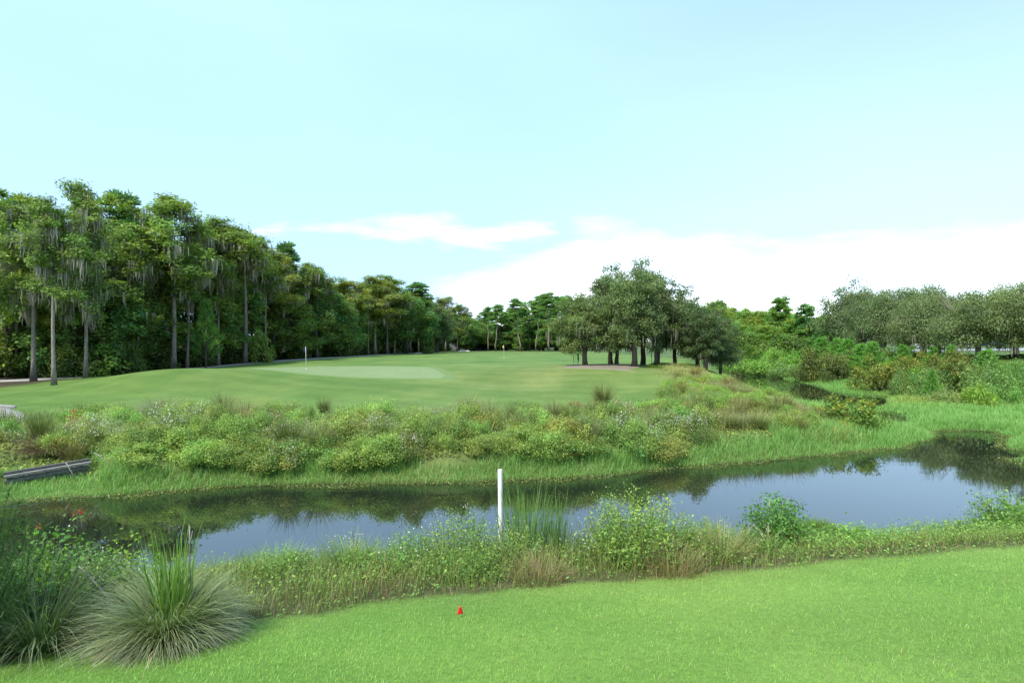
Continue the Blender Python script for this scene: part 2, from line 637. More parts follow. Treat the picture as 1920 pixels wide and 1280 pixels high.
def turf_material():
    """ground sheet: zone colour from the sheet, mottled by noise"""
    m, t, out = new_mat("turf_ground")
    at = N(t, "ShaderNodeAttribute", attribute_name="tint")
    c = N(t, "ShaderNodeTexCoord")
    big = noise(t, c.outputs["Object"], .11, 5, .55, .4)
    mid = noise(t, c.outputs["Object"], .8, 5, .6)
    fine = noise(t, c.outputs["Object"], 14, 6, .7)
    mp = N(t, "ShaderNodeMapping")
    mp.inputs["Scale"].default_value = (.35, .09, .3)
    mp.inputs["Rotation"].default_value = (0, 0, R(38))
    t.links.new(c.outputs["Object"], mp.inputs[0])
    stripe = noise(t, mp.outputs[0], 1.0, 3, .5, .6)
    col = mix_rgb(t, 1.0, at.outputs["Color"], ramp(t, big, [(.34, (.76, .84, .72)), (.52, (1, 1, 1)), (.7, (1.28, 1.12, 1.16))]), "MULTIPLY")
    col = mix_rgb(t, 1.0, col, ramp(t, mid, [(.3, (.9, .92, .9)), (.7, (1.1, 1.07, 1.05))]), "MULTIPLY")
    col = mix_rgb(t, 1.0, col, ramp(t, stripe, [(.38, (.9, .95, .88)), (.62, (1.12, 1.05, 1.1))]), "MULTIPLY")
    col = mix_rgb(t, 1.0, col, ramp(t, fine, [(.3, (.82, .82, .82)), (.7, (1.17, 1.17, 1.15))]), "MULTIPLY")
    # faint mower lines, bent by the lie of the land
    sx_ = N(t, "ShaderNodeSeparateXYZ")
    t.links.new(c.outputs["Object"], sx_.inputs[0])
    ln = math_node(t, "MULTIPLY_ADD", sx_.outputs[0], .9, math_node(t, "MULTIPLY", sx_.outputs[1], 2.1))
    ln = math_node(t, "SINE", math_node(t, "ADD", ln, math_node(t, "MULTIPLY", big, 9.0)))
    ln = math_node(t, "MULTIPLY_ADD", ln, .5, .5)
    col = mix_rgb(t, 1.0, col, ramp(t, ln, [(.3, (.955, .965, .95)), (.7, (1.045, 1.035, 1.04))]), "MULTIPLY")
    worn = noise(t, c.outputs["Object"], .33, 7, .68, .8)
    col = mix_rgb(t, math_node(t, "MULTIPLY", math_node(t, "SUBTRACT", worn, .56), 3.2, clamp=True), col, mix_rgb(t, 1.0, col, (1.28, 1.08, 1.15), "MULTIPLY"))
    p = principled(t, col, .85, .15)
    b = N(t, "ShaderNodeBump")
    b.inputs["Strength"].default_value = .5
    b.inputs["Distance"].default_value = .04
    t.links.new(fine, b.inputs["Height"])
    t.links.new(b.outputs[0], p.inputs["Normal"])
    t.links.new(p.outputs[0], out.inputs[0])
    return m


def plain_material(name, stops, scale=3.0, rough=.85, bump=.02, detail=6, spec=.2):
    m, t, out = new_mat(name)
    c = N(t, "ShaderNodeTexCoord")
    nn = noise(t, c.outputs["Object"], scale, detail, .65)
    n2_ = noise(t, c.outputs["Object"], scale * .13, 4, .5)
    f = math_node(t, "ADD", math_node(t, "MULTIPLY", nn, .6), math_node(t, "MULTIPLY", n2_, .4))
    p = principled(t, ramp(t, f, stops), rough, spec)
    if bump:
        b = N(t, "ShaderNodeBump")
        b.inputs["Strength"].default_value = .5
        b.inputs["Distance"].default_value = bump
        t.links.new(nn, b.inputs["Height"])
        t.links.new(b.outputs[0], p.inputs["Normal"])
    t.links.new(p.outputs[0], out.inputs[0])
    return m


M_TURF = turf_material()
M_GREEN = plain_material("putting_green_turf", [(.35, (.150, .208, .080)), (.65, (.185, .245, .108))], .9, .85, .004)
M_CONCRETE = plain_material("concrete", [(.3, (.25, .235, .225)), (.7, (.36, .345, .33))], 2.2, .9, .01)
M_MULCH = plain_material("bare_leaf_litter", [(.3, (.145, .118, .085)), (.7, (.26, .22, .165))], 1.6, .95, .03)
M_SAND = plain_material("bunker_sand", [(.3, (.5, .47, .41)), (.7, (.62, .6, .54))], 2, .95, .01)
M_ROAD = plain_material("pale_asphalt", [(.3, (.24, .25, .27)), (.7, (.33, .34, .36))], 2, .9, .01)
M_WOOD = bark_material("weathered_wood", (.10, .095, .085), (.30, .30, .28), (2, 14, 14))
M_DRY = bark_material("dry_twig", (.20, .17, .14), (.46, .42, .36), (20, 20, 5))


def pole_material():
    m, t, out = new_mat("white_pipe")
    c = N(t, "ShaderNodeTexCoord")
    s = N(t, "ShaderNodeSeparateXYZ")
    t.links.new(c.outputs["Object"], s.inputs[0])
    mp = N(t, "ShaderNodeMapping")
    mp.inputs["Scale"].default_value = (14, 14, 9)
    t.links.new(c.outputs["Object"], mp.inputs[0])
    nn = noise(t, mp.outputs[0], 2.2, 6, .7)
    low = math_node(t, "SUBTRACT", 1.0, math_node(t, "MULTIPLY", math_node(t, "SUBTRACT", s.outputs[2], .45), .85), clamp=True)
    k = math_node(t, "MULTIPLY", math_node(t, "SUBTRACT", math_node(t, "ADD", nn, math_node(t, "MULTIPLY", low, .32)), .68), 9, clamp=True)
    col = mix_rgb(t, math_node(t, "MULTIPLY", k, .75), (.80, .80, .78), (.30, .23, .15))
    low2 = math_node(t, "SUBTRACT", 1.0, math_node(t, "MULTIPLY", s.outputs[2], 2.2), clamp=True)
    col = mix_rgb(t, math_node(t, "MULTIPLY", low2, .8), col, (.33, .22, .10))
    p = principled(t, col, .45, .4)
    t.links.new(p.outputs[0], out.inputs[0])
    return m


M_POLE = pole_material()


def solid(name, col, rough=.5, spec=.4, metal=0.0):
    m, t, out = new_mat(name)
    c = N(t, "ShaderNodeTexCoord")
    nn = noise(t, c.outputs["Object"], 9, 4, .6)
    cc = mix_rgb(t, 1.0, ramp(t, nn, [(.3, (.88, .88, .88)), (.7, (1.08, 1.08, 1.08))]), col, "MULTIPLY")
    p = principled(t, cc, rough, spec)
    p.inputs["Metallic"].default_value = metal
    t.links.new(p.outputs[0], out.inputs[0])
    return m


M_RED = solid("red_vinyl", (.62, .012, .02), .4)
M_BLUE = solid("navy_cloth", (.012, .02, .09), .8)
M_WHITE = solid("white_paint", (.8, .8, .8), .35)
M_YELLOW = solid("yellow_cloth", (.6, .5, .06), .8)
M_GLASS_DARK = solid("car_glass", (.03, .035, .04), .08, .6)
M_TYRE = solid("tyre_rubber", (.02, .02, .02), .8)
M_RIM = solid("alloy_rim", (.5, .5, .5), .3, .5, .8)
M_CARDARK = solid("dark_car_paint", (.03, .035, .05), .25, .5)
M_WIRE = solid("wire", (.25, .25, .25), .4, .5, .7)


def water_material():
    m, t, out = new_mat("pond_water")
    c = N(t, "ShaderNodeTexCoord")
    mp = N(t, "ShaderNodeMapping")
    mp.inputs["Scale"].default_value = (1.0, 2.2, 1.0)
    t.links.new(c.outputs["Object"], mp.inputs[0])
    a = noise(t, mp.outputs[0], .9, 3, .5, .3)
    b_ = noise(t, mp.outputs[0], 6.0, 3, .55, .3)
    patch = ramp(t, noise(t, c.outputs["Object"], .12, 3, .5), [(.42, .15), (.62, 1.0)])
    hgt = math_node(t, "ADD", math_node(t, "MULTIPLY", a, .6), math_node(t, "MULTIPLY", math_node(t, "MULTIPLY", b_, patch), .22))
    p = principled(t, (.013, .017, .011), .012, 1.0)
    p.inputs["IOR"].default_value = 1.6
    b = N(t, "ShaderNodeBump")
    b.inputs["Strength"].default_value = .03
    b.inputs["Distance"].default_value = .05
    t.links.new(hgt, b.inputs["Height"])
    t.links.new(b.outputs[0], p.inputs["Normal"])
    t.links.new(p.outputs[0], out.inputs[0])
    return m


M_WATER = water_material()

# ------------------------------------------------------------------ ground sheet
ys = np.concatenate([np.arange(-14, 3, 1.0), np.arange(3, 34, .22), np.arange(34, 80, .6), np.arange(80, 260, 3), np.geomspace(262, 4000, 22)])
xs_mid = np.arange(-46, 46, .4)
xr = np.concatenate([np.arange(46, 110, 1.5), np.geomspace(112, 4000, 22)])
xs = np.concatenate([-xr[::-1], xs_mid, xr])
GX, GY = np.meshgrid(xs, ys)
SD = water_sd(GX, GY)
GZ = G(GX.ravel(), GY.ravel(), SD.ravel()).reshape(GX.shape)


def zone_tint(x, y, sd):
    c = np.empty(x.shape + (3,))
    c[:] = (.106, .181, .042)                                                            # fairway turf

    def blend(col, k):
        c[:] = c * (1 - k[..., None]) + np.array(col) * k[..., None]
    # dry tan sweep across the fairway and the darker rough by the mound
    k = np.exp(-(((x - 3) / 9) ** 2 + ((y - 47) / 9) ** 2)) * .6
    blend((.160, .185, .056), k)
    k = np.exp(-(((x + 24) / 14) ** 2 + ((y - 41) / 5) ** 2)) * .5
    blend((.084, .138, .026), k)
    k = smooth(30, 34, y) * smooth(42, 37, y) * .25
    blend((.102, .165, .036), k)
    # far ground beyond
    blend((.095, .14, .045), smooth(120, 200, y))
    blend((.085, .13, .042), smooth(23, 26, x) * smooth(40, 60, y))                        # right side rough
    blend((.11, .19, .04), smooth(14, 17, x) * smooth(16, 20, y) * smooth(75, 60, y))      # marsh
    k = smooth(10, 12.5, x) * smooth(19, 16.5, x) * smooth(24, 27, y) * smooth(55, 49, y)
    blend((.15, .175, .055), k * .8)                                                       # golden ridge
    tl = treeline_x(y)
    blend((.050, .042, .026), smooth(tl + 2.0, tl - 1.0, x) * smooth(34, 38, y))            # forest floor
    k = smooth(15, 17, y) * smooth(29.5, 27, y) * smooth(14, 11, x)
    blend((.095, .13, .038), k)                                                           # under the far bank plants
    k = smooth(14, 12.5, y)
    le = lawn_edge_y(x)
    blend((.085, .085, .04), k * smooth(le - .15, le + .25, y))                             # near bank
    blend((.125, .225, .042), k * smooth(le + .15, le - .12, y))                              # lawn
    blend((.035, .032, .018), smooth(.25, -.05, sd))                                      # wet rim and pond bed
    return c


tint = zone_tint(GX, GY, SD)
mb = MB()
ny, nx = GX.shape
idx = np.arange(ny * nx).reshape(ny, nx)
f = np.stack([idx[:-1, :-1], idx[:-1, 1:], idx[1:, 1:], idx[1:, :-1]], -1).reshape(-1, 4)
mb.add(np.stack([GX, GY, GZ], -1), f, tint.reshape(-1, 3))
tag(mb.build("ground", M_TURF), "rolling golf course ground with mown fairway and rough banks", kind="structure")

# pond water: one level sheet, the ground rises through it
mb = MB()
wx = np.linspace(-60, 50, 12)
wy = np.linspace(4, 78, 9)
WX, WY = np.meshgrid(wx, wy)
idx = np.arange(WX.size).reshape(WX.shape)
f = np.stack([idx[:-1, :-1], idx[:-1, 1:], idx[1:, 1:], idx[1:, :-1]], -1).reshape(-1, 4)
mb.add(np.stack([WX, WY, np.zeros_like(WX)], -1), f)
tag(mb.build("pond_water", M_WATER), "dark still pond water reflecting the trees and sky", kind="structure")


def sheet(name, outline, dz, mat, label, rings=10, smooth_it=True):
    """a star shaped patch that follows the ground"""
    P = np.asarray(outline, float)
    k = len(P)
    M = 120
    per = np.linspace(0, k, M, endpoint=False)
    i0 = per.astype(int)
    fr = per - i0
    Q = P[i0] * (1 - fr[:, None]) + P[(i0 + 1) % k] * fr[:, None]
    if smooth_it:
        for _ in range(4):
            Q = (np.roll(Q, 1, 0) + 2 * Q + np.roll(Q, -1, 0)) / 4
    c = Q.mean(0)
    V = []
    for j in range(1, rings + 1):
        V.append(c + (Q - c) * j / rings)
    V = np.array(V)
    x, y = V[..., 0].ravel(), V[..., 1].ravel()
    lift = np.full((rings, M), dz)
    lift[-1] = -.03
    z = G(x, y) + lift.ravel()
    z0 = G(c[0], c[1]) + dz
    v = np.concatenate([[[c[0], c[1], z0]], np.stack([x, y, z], 1)])
    ii = 1 + np.arange(rings * M).reshape(rings, M)
    q = np.stack([ii[:-1], ii[1:], np.roll(ii[1:], -1, 1), np.roll(ii[:-1], -1, 1)], -1).reshape(-1, 4)
    tri = np.stack([np.zeros(M, int), ii[0], np.roll(ii[0], -1)], -1)
    b = MB()
    b.add(v, [q, tri])
    return tag(b.build(name, mat), label, kind="structure")


def strip(name, pts, width, dz, mat, label, across=5, step=1.0):
    P = np.asarray(pts, float)
    out = []
    for a, b in zip(P[:-1], P[1:]):
        k = max(1, int(np.linalg.norm(b - a) / step))
        for j in range(k):
            out.append(a + (b - a) * j / k)
    out.append(P[-1])
    Q = np.array(out)
    for _ in range(6):
        Q[1:-1] = (Q[:-2] + 2 * Q[1:-1] + Q[2:]) / 4
    T = unit(np.gradient(Q, axis=0))
    S = np.stack([-T[:, 1], T[:, 0]], 1)
    o = np.linspace(-.5, .5, across)
    V = Q[:, None] + S[:, None] * (o * width)[None, :, None]
    z = G(V[..., 0].ravel(), V[..., 1].ravel()).reshape(V.shape[:2]) + dz
    zc = z.mean(1, keepdims=True)
    z = np.maximum(z, zc * .6 + z * .4)
    z[:, 0] -= .06 + dz
    z[:, -1] -= .06 + dz
    v = np.concatenate([V, z[..., None]], -1)
    ii = np.arange(v.shape[0] * across).reshape(-1, across)
    q = np.stack([ii[:-1, :-1], ii[:-1, 1:], ii[1:, 1:], ii[1:, :-1]], -1).reshape(-1, 4)
    b = MB()
    b.add(v, q)
    return tag(b.build(name, mat), label, kind="structure")


def spot(px, D):
    x = XD(px, D)
    return (x, D)


GREEN = [(XD(452, 51), 51), (XD(560, 46.5), 46.3), (XD(700, 45.6), 45.4), (XD(845, 46.5), 46.2), (XD(852, 48.5), 48.5), (XD(812, 57), 57.5), (XD(700, 60), 60.5),
                        (XD(560, 60), 60), (XD(482, 57), 57)]
_gc = np.mean(GREEN, 0)
M_COLLAR = plain_material("collar_turf", [(.35, (.112, .178, .048)), (.65, (.142, .21, .066))], .9, .85, .004)
sheet("green_collar", [tuple(_gc + (np.array(q) - _gc) * 1.09) for q in GREEN], .022, M_COLLAR, "slightly taller collar of turf round the putting green")
sheet("putting_green", GREEN, .035, M_GREEN, "pale closely mown putting green with a flagstick")
strip("cart_path", [(-70, 47), (-52, 47.5), (-44, 49.5), (-38.8, 53), (-37.5, 58), (-36.3, 66), (-33, 76), (-28.6, 86), (-27.0, 100), (-26.2, 120), (-22, 150)], 2.3, .05, M_CONCRETE,
      "pale concrete cart path along the edge of the forest")
sheet("path_end", [PXZ(-110, 760, .5), PXZ(15, 765, .5), PXZ(42, 774, .5), PXZ(55, 788, .5), PXZ(40, 800, .5), PXZ(-20, 812, .5), PXZ(-120, 815, .5)], .06, M_CONCRETE,
      "pale concrete path end at the left edge of the picture", rings=6)
sheet("mulch_bed", [(XD(1042, 51), 51), (XD(1095, 49.5), 49.5), (XD(1150, 48), 48), (XD(1200, 45.3), 45.3), (XD(1170, 47.5), 47.5), (XD(1205, 50), 50), (XD(1195, 55), 55), (XD(1130, 57), 57),
                    (XD(1085, 54), 54)], .05, M_MULCH, "bare pinkish brown leaf litter under the oak grove", smooth_it=True)
sheet("sand_bunker", [(XD(858, 185), 185), (XD(882, 185), 185), (XD(880, 200), 200), (XD(860, 200), 200)], .25, M_SAND, "thin sliver of a pale sand bunker at the fairway end", rings=4)
sheet("far_sand_bunker", [(XD(776, 128), 128), (XD(797, 128), 128), (XD(797, 134), 134), (XD(780, 134), 134)], .2, M_SAND, "pale sand bunker below the dark forest edge", rings=4)
strip("road", [(50, 150), (58, 118), (66, 94), (70, 80), (73, 66), (76, 50), (80, 30)], 11, .12, M_ROAD, "pale road behind the spreading oaks on the right", step=3, across=7)


# ------------------------------------------------------------------ plant meshes
def tints(r, n, base, var=.22, hue=.10):
    """leaf colours: brightness and yellow/green spread, no shading in them"""
    b = np.array(base)[None] * np.exp(r.normal(0, var, n))[:, None]
    h = r.normal(0, hue, n)
    return np.clip(b * np.stack([1 + h, 1 + h * .15, 1 - h * .5], 1), .004, .9)


def clump_cloud(mb, r, centers, radii, per, size, aspect, base, flat=.8, var=.2, chue=.12, up=.35, shell=2.2):
    nC = len(centers)
    if nC == 0:
        return
    cc = tints(r, nC, base, .16, chue)
    per_n = np.maximum(6, (per * (radii / radii.mean()) ** 2)).astype(int)
    ci = np.repeat(np.arange(nC), per_n)
    n = len(ci)
    d = rand_dir(r, n)
    rad = radii[ci] * r.uniform(0, 1, n) ** (1 / shell) * np.where(r.uniform(0, 1, n) < .10, 1.38, 1.0) * (1 + .18 * np.sin(d[:, 0] * 7 + ci) * np.sin(d[:, 1] * 6 + ci * 2))
    P = centers[ci] + d * rad[:, None] * np.array([1, 1, flat])
    nrm = unit(d * .6 + rand_dir(r, n) * .75 + np.array([0, 0, up]))
    t = cc[ci] * np.exp(r.normal(0, var, n))[:, None]
    leaf_quads(mb, r, P, nrm, size * r.uniform(.6, 1.35, n), aspect, t)


def path3(r, a, b, k=5, sag=0.0, wig=.05):
    a, b = np.array(a, float), np.array(b, float)
    t = np.linspace(0, 1, k)[:, None]
    p = a + (b - a) * t
    L = np.linalg.norm(b - a)
    w = r.normal(0, wig * L, (k, 3))
    w[0] = 0
    w[-1] = 0
    p += w
    p[:, 2] += sag * L * np.sin(t[:, 0] * math.pi)
    return p


def moss_strands(mb, r, anchors, length, strands=9, spread=.28, width=.10, base=(.27, .262, .21)):
    n = len(anchors)
    if n == 0:
        return
    A_ = np.repeat(np.asarray(anchors), strands, 0)
    m = len(A_)
    L = np.repeat(length * r.uniform(.35, 1.25, n), strands) * r.uniform(.35, 1.0, m)
    p0 = A_ + r.normal(0, spread, (m, 3)) * np.array([1, 1, .4])
    k = 4
    path = np.empty((m, k + 1, 3))
    for i in range(k + 1):
        t = i / k
        path[:, i] = p0 + np.array([0, 0, -1.]) * (L * t)[:, None] + r.normal(0, .035, (m, 3)) * t * L[:, None] * np.array([1, 1, .1])
    w = width * r.uniform(.5, 1.4, m)[:, None] * np.array([.55, 1, .9, .6, .12])[None]
    an = r.uniform(0, math.pi, m)
    side = np.stack([np.cos(an), np.sin(an), np.zeros(m)], 1)
    t = np.array(base)[None] * np.exp(r.normal(0, .22, m))[:, None] * np.array([1, 1, 1])[None]
    ribbons(mb, path, w, side, t)


def make_cypress(seed, H=19.0, first=.42, moss=1.0, wide=3.2, yellow=0.0, top_flat=True, n_limb=26):
    r = np.random.default_rng(seed)
    tr, cr, ms = MB(), MB(), MB()
    lean = r.normal(0, .012, 2) * H
    ks = np.linspace(0, 1, 10)
    pts = np.stack([lean[0] * ks ** 1.5 + .08 * np.sin(ks * 5 + seed), lean[1] * ks ** 1.5, ks * H * .97], 1)
    rad = .13 * (1 - ks) ** .8 + .035 + .10 * np.exp(-ks * 36)
    tube(tr, pts, rad, 9)
    base = np.array((.108, .162, .040)) * (1 - yellow) + np.array((.205, .180, .030)) * yellow
    C, RR, anchors = [], [], []
    for i in range(n_limb):
        u = (i + r.uniform(0, .9)) / n_limb
        z = H * (first + (1.0 - first) * u)
        k = z / (H * .97)
        c0 = np.array([np.interp(k, ks, pts[:, 0]), np.interp(k, ks, pts[:, 1]), min(z, H * .96)])
        a = i * 2.4 + r.normal(0, .6)
        L = wide * (.35 + .70 * math.sin(math.pi * (.22 + .70 * u))) * r.uniform(.5, 1.2)
        if u > .85:
            L *= .55
        tip = c0 + np.array([math.cos(a) * L, math.sin(a) * L, r.uniform(-.05, .16) * L])
        p = path3(r, c0, tip, 5, .06, .04)
        tube(tr, p, np.linspace(.075, .018, 5), 5, cap=False)
        m = 5
        for j in range(m):
            t = .30 + .7 * (j + r.uniform(0, 1)) / m
            q = p[min(4, int(t * 4))] * (1 - (t * 4 % 1)) + p[min(4, int(t * 4) + 1)] * (t * 4 % 1)
            C.append(q + np.array([r.normal(0, .35), r.normal(0, .35), r.normal(.0, .55)]))
            RR.append(r.uniform(.45, .95) * (1.1 - .3 * t))
            if r.uniform() < .75:
                anchors.append(q + np.array([0, 0, -.05]))
    C, RR = np.array(C), np.array(RR)
    clump_cloud(cr, r, C, RR * 1.25, 130, .30, .40, base, flat=.85, var=.25, chue=.10, up=.8, shell=1.8)
    if moss > 0:
        anchors = np.array(anchors)
        k = r.uniform(0, 1, len(anchors)) < min(1, moss * .75)
        moss_strands(ms, r, anchors[k], 1.9 * (.6 + .5 * moss), int(9 + 3 * moss), .25, .10)
    return tr, cr, (ms if moss > 0 else None)


def make_broadleaf(seed, H=14.0, rad=3.4, low=.22, base=(.090, .146, .038), leaf=.34, nC=105, per=150, trunk_r=.22):
    r = np.random.default_rng(seed)
    tr, cr = MB(), MB()
    top = np.array([r.normal(0, .4), r.normal(0, .4), H * .8])
    p = path3(r, (0, 0, -.1), top, 7, 0, .012)
    tube(tr, p, np.linspace(trunk_r, .05, 7), 8)
    C, RR = [], []
    for i in range(nC):
        u = r.uniform(0, 1)
        z = H * (low + (1 - low) * u)
        prof = math.sin(math.pi * min(1, .18 + .80 * u ** .85)) ** .65
        a = r.uniform(0, 6.283)
        q = rad * prof * math.sqrt(r.uniform(.12, 1))
        C.append((math.cos(a) * q, math.sin(a) * q, z - .35))
        RR.append(r.uniform(.6, 1.15) * rad * .29)
    C, RR = np.array(C), np.array(RR)
    for i in range(0, nC, 4):
        zz = max(H * .15, C[i][2] - r.uniform(1, 3))
        k = min(1, zz / (H * .8))
        tube(tr, path3(r, p[0] * (1 - k) + p[-1] * k, C[i], 4, .05, .05), np.linspace(.07, .015, 4), 5, cap=False)
    clump_cloud(cr, r, C, RR, per, leaf, .55, base, flat=1.0, var=.26, chue=.18, up=.5)
    return tr, cr, None


def make_pine(seed, H=19.0, crown=.34, rad=2.4, base=(.066, .132, .042), nC=30, trunk_r=.2):
    r = np.random.default_rng(seed)
    tr, cr = MB(), MB()
    top = np.array([r.normal(0, .5), r.normal(0, .5), H * .97])
    p = path3(r, (0, 0, -.1), top, 8, 0, .008)
    tube(tr, p, np.linspace(trunk_r, .05, 8), 8)
    C, RR = [], []
    for i in range(nC):
        u = (i + r.uniform(0, .8)) / nC
        z = H * (1 - crown + crown * u) - .3
        a = i * 2.4 + r.normal(0, .5)
        q = rad * (1.0 - .62 * u ** 1.6) * r.uniform(.5, 1.05)
        k = z / (H * .97)
        c0 = p[0] * (1 - k) + p[-1] * k
        tip = c0 + np.array([math.cos(a) * q, math.sin(a) * q, r.uniform(.1, .6)])
        tube(tr, path3(r, c0, tip, 4, .03, .04), np.linspace(.05, .015, 4), 5, cap=False)
        C.append(tip)
        RR.append(r.uniform(.55, .95))
        if r.uniform() < .6:
            C.append(c0 * .45 + tip * .55 + r.normal(0, .2, 3))
            RR.append(r.uniform(.4, .7))
    C, RR = np.array(C), np.array(RR)
    # needle tufts: long thin leaves pointing out of each clump
    cc = tints(r, len(C), base, .18, .10)
    ci = np.repeat(np.arange(len(C)), 190)
    n = len(ci)
    d = rand_dir(r, n)
    d[:, 2] = np.abs(d[:, 2]) * .8 + d[:, 2] * .2
    rad_ = RR[ci] * r.uniform(.25, 1, n)
    P = C[ci] + d * rad_[:, None] * np.array([1, 1, 1.15])
    L = .42 * r.uniform(.7, 1.3, n)
    side = unit(np.cross(d, rand_dir(r, n)))
    v = np.empty((n, 4, 3))
    w = (.075 * r.uniform(.7, 1.4, n))[:, None]
    v[:, 0] = P - d * (L * .4)[:, None]
    v[:, 1] = P + side * w
    v[:, 2] = P + d * (L * .6)[:, None]
    v[:, 3] = P - side * w
    t = cc[ci] * np.exp(r.normal(0, .2, n))[:, None]
    cr.add(v, np.arange(n * 4).reshape(n, 4), np.repeat(t, 4, 0))
    return tr, cr, None


def make_oak(seed, H=11.5, rad=5.5, low=.20, base=(.062, .086, .036), nC=110, per=120, moss=.6, forks=4, leaf=.24, trunk_h=.2):
    r = np.random.default_rng(seed)
    tr, cr, ms = MB(), MB(), MB()
    fork = np.array([r.normal(0, .12), r.normal(0, .12), H * trunk_h])
    tube(tr, path3(r, (0, 0, -.1), fork, 4, 0, .02), np.array([.52, .40, .36, .38]) * (rad / 5.5) ** .5, 10)
    limbs = []
    for i in range(forks):
        a = i / forks * 6.283 + r.normal(0, .35)
        q = rad * r.uniform(.35, .65)
        e = fork + np.array([math.cos(a) * q, math.sin(a) * q, H * r.uniform(.28, .5)])
        p = path3(r, fork, e, 6, .06, .05)
        tube(tr, p, np.linspace(.26, .10, 6), 7, cap=False)
        limbs.append(p)
        for j in range(4):
            s = p[r.integers(2, 6)]
            a2 = a + r.normal(0, .8)
            e2 = s + np.array([math.cos(a2), math.sin(a2), r.uniform(-.1, 1.0)]) * rad * r.uniform(.25, .5)
            p2 = path3(r, s, e2, 5, .05, .06)
            tube(tr, p2, np.linspace(.10, .025, 5), 5, cap=False)
            limbs.append(p2)
    C, RR = [], []
    for i in range(nC):
        d = rand_dir(r, 1)[0]
        if d[2] < -.8:
            d[2] = -d[2] * .6
        q = r.uniform(.62, 1.0) if r.uniform() < .75 else r.uniform(.25, .6)
        lump = 1 + .14 * math.sin(3 * math.atan2(d[1], d[0]) + seed) + .1 * math.sin(5 * math.atan2(d[1], d[0]) + d[2] * 5)
        zc = H * (low + (1 - low) * .42)
        up_h, dn_h = H * .93 - zc, zc - H * low
        C.append((d[0] * rad * q * lump * .92, d[1] * rad * q * lump * .92, zc + (d[2] * q * lump * up_h if d[2] > 0 else d[2] * q * dn_h * 1.15)))
        RR.append(r.uniform(.65, 1.15) * rad * .25)
    C, RR = np.array(C), np.array(RR)
    clump_cloud(cr, r, C, RR, per, leaf, .5, base, flat=.62, var=.15, chue=.05, up=.5)
    if moss > 0:
        lowc = C[np.argsort(C[:, 2])[: int(len(C) * .5)]]
        outer = lowc[r.uniform(0, 1, len(lowc)) < moss]
        moss_strands(ms, r, outer + r.normal(0, .3, outer.shape), 2.0, 9, .35, .09, (.22, .215, .16))
    return tr, cr, (ms if moss > 0 else None)


def make_shrub(seed, rad=1.0, H=1.0, base=(.075, .125, .03), leaf=.085, nC=46, per=52, aspect=.55, flowers=None, tips=None, open_=0.0, var=.24, chue=.10):
    """rounded bush: stems, leaf clumps, and flowers where it has them"""
    r = np.random.default_rng(seed)
    st, cr, fl = MB(), MB(), MB()
    C, RR = [], []
    for i in range(nC):
        d = rand_dir(r, 1)[0]
        d[2] = abs(d[2])
        q = r.uniform(.55, .86)
        lump = 1 + .16 * math.sin(2.3 * math.atan2(d[1], d[0]) + seed) + r.normal(0, .08 + open_ * .2)
        C.append((d[0] * rad * q * lump, d[1] * rad * q * lump, max(.12 * H, d[2] * H * q * lump)))
        RR.append(r.uniform(.13, .38) * (rad + H) * .5)
    C, RR = np.array(C), np.array(RR)
    for i in range(0, nC, 3):
        tube(st, path3(r, (r.normal(0, .08) * rad, r.normal(0, .08) * rad, -.03), C[i], 4, .08, .06), np.linspace(.022, .006, 4) * (rad ** .5), 4, (.8, .7, .6), cap=False)
    clump_cloud(cr, r, C, RR, per, leaf, aspect, base, flat=.85, var=var, chue=chue, up=.45, shell=2.0)
    if tips is not None:
        k = C[C[:, 2] > H * .35]
        clump_cloud(cr, r, k + np.array([0, 0, .12 * H]), np.full(len(k), .15 * rad), int(per * .35), leaf, aspect, tips, flat=.7, up=.6)
    if flowers is not None:
        col, nf, sz = flowers
        k = C[C[:, 2] > H * .3]
        ci = r.integers(0, len(k), nf)
        d = rand_dir(r, nf)
        d[:, 2] = np.abs(d[:, 2])
        P = k[ci] + d * (.30 * (rad + H) * .5) * r.uniform(.8, 1.12, nf)[:, None]
        leaf_quads(fl, r, P, unit(d + np.array([0, 0, .6]) + r.normal(0, .3, (nf, 3))), sz * r.uniform(.6, 1.3, nf), .9, tints(r, nf, col, .15, .04))
    return st, cr, (fl if flowers is not None else None)


def make_sapling_pine(seed, H=3.2, base=(.095, .20, .045)):
    r = np.random.default_rng(seed)
    tr, cr = MB(), MB()
    tube(tr, path3(r, (0, 0, -.05), (r.normal(0, .1), r.normal(0, .1), H * .9), 5, 0, .01), np.linspace(.06, .015, 5), 6)
    for i in range(26):
        u = (i + r.uniform(0, 1)) / 26
        z = H * (.10 + .82 * u)
        a = i * 2.4
        q = H * .30 * (1.05 - u) * r.uniform(.7, 1.15) + .04
        tip = np.array([math.cos(a) * q, math.sin(a) * q, z + q * .55])
        tube(tr, path3(r, (0, 0, z), tip, 4, -.05, .02), np.linspace(.02, .008, 4), 4, cap=False)
        n = 95
        d0 = unit(np.array([[math.cos(a) * .5, math.sin(a) * .5, .9]]))
        d = unit(d0 + r.normal(0, .55, (n, 3)))
        t = r.uniform(.35, 1.0, n)[:, None]
        P = np.array([0, 0, z]) * (1 - t) + tip * t
        L = .32 * r.uniform(.6, 1.2, n)
        side = unit(np.cross(d, rand_dir(r, n)))
        path = np.stack([P, P + d * L[:, None]], 1)
        w = np.stack([np.full(n, .035), np.full(n, .012)], 1)
        ribbons(cr, path, w, side, tints(r, n, base, .2, .08))
    return tr, cr, None


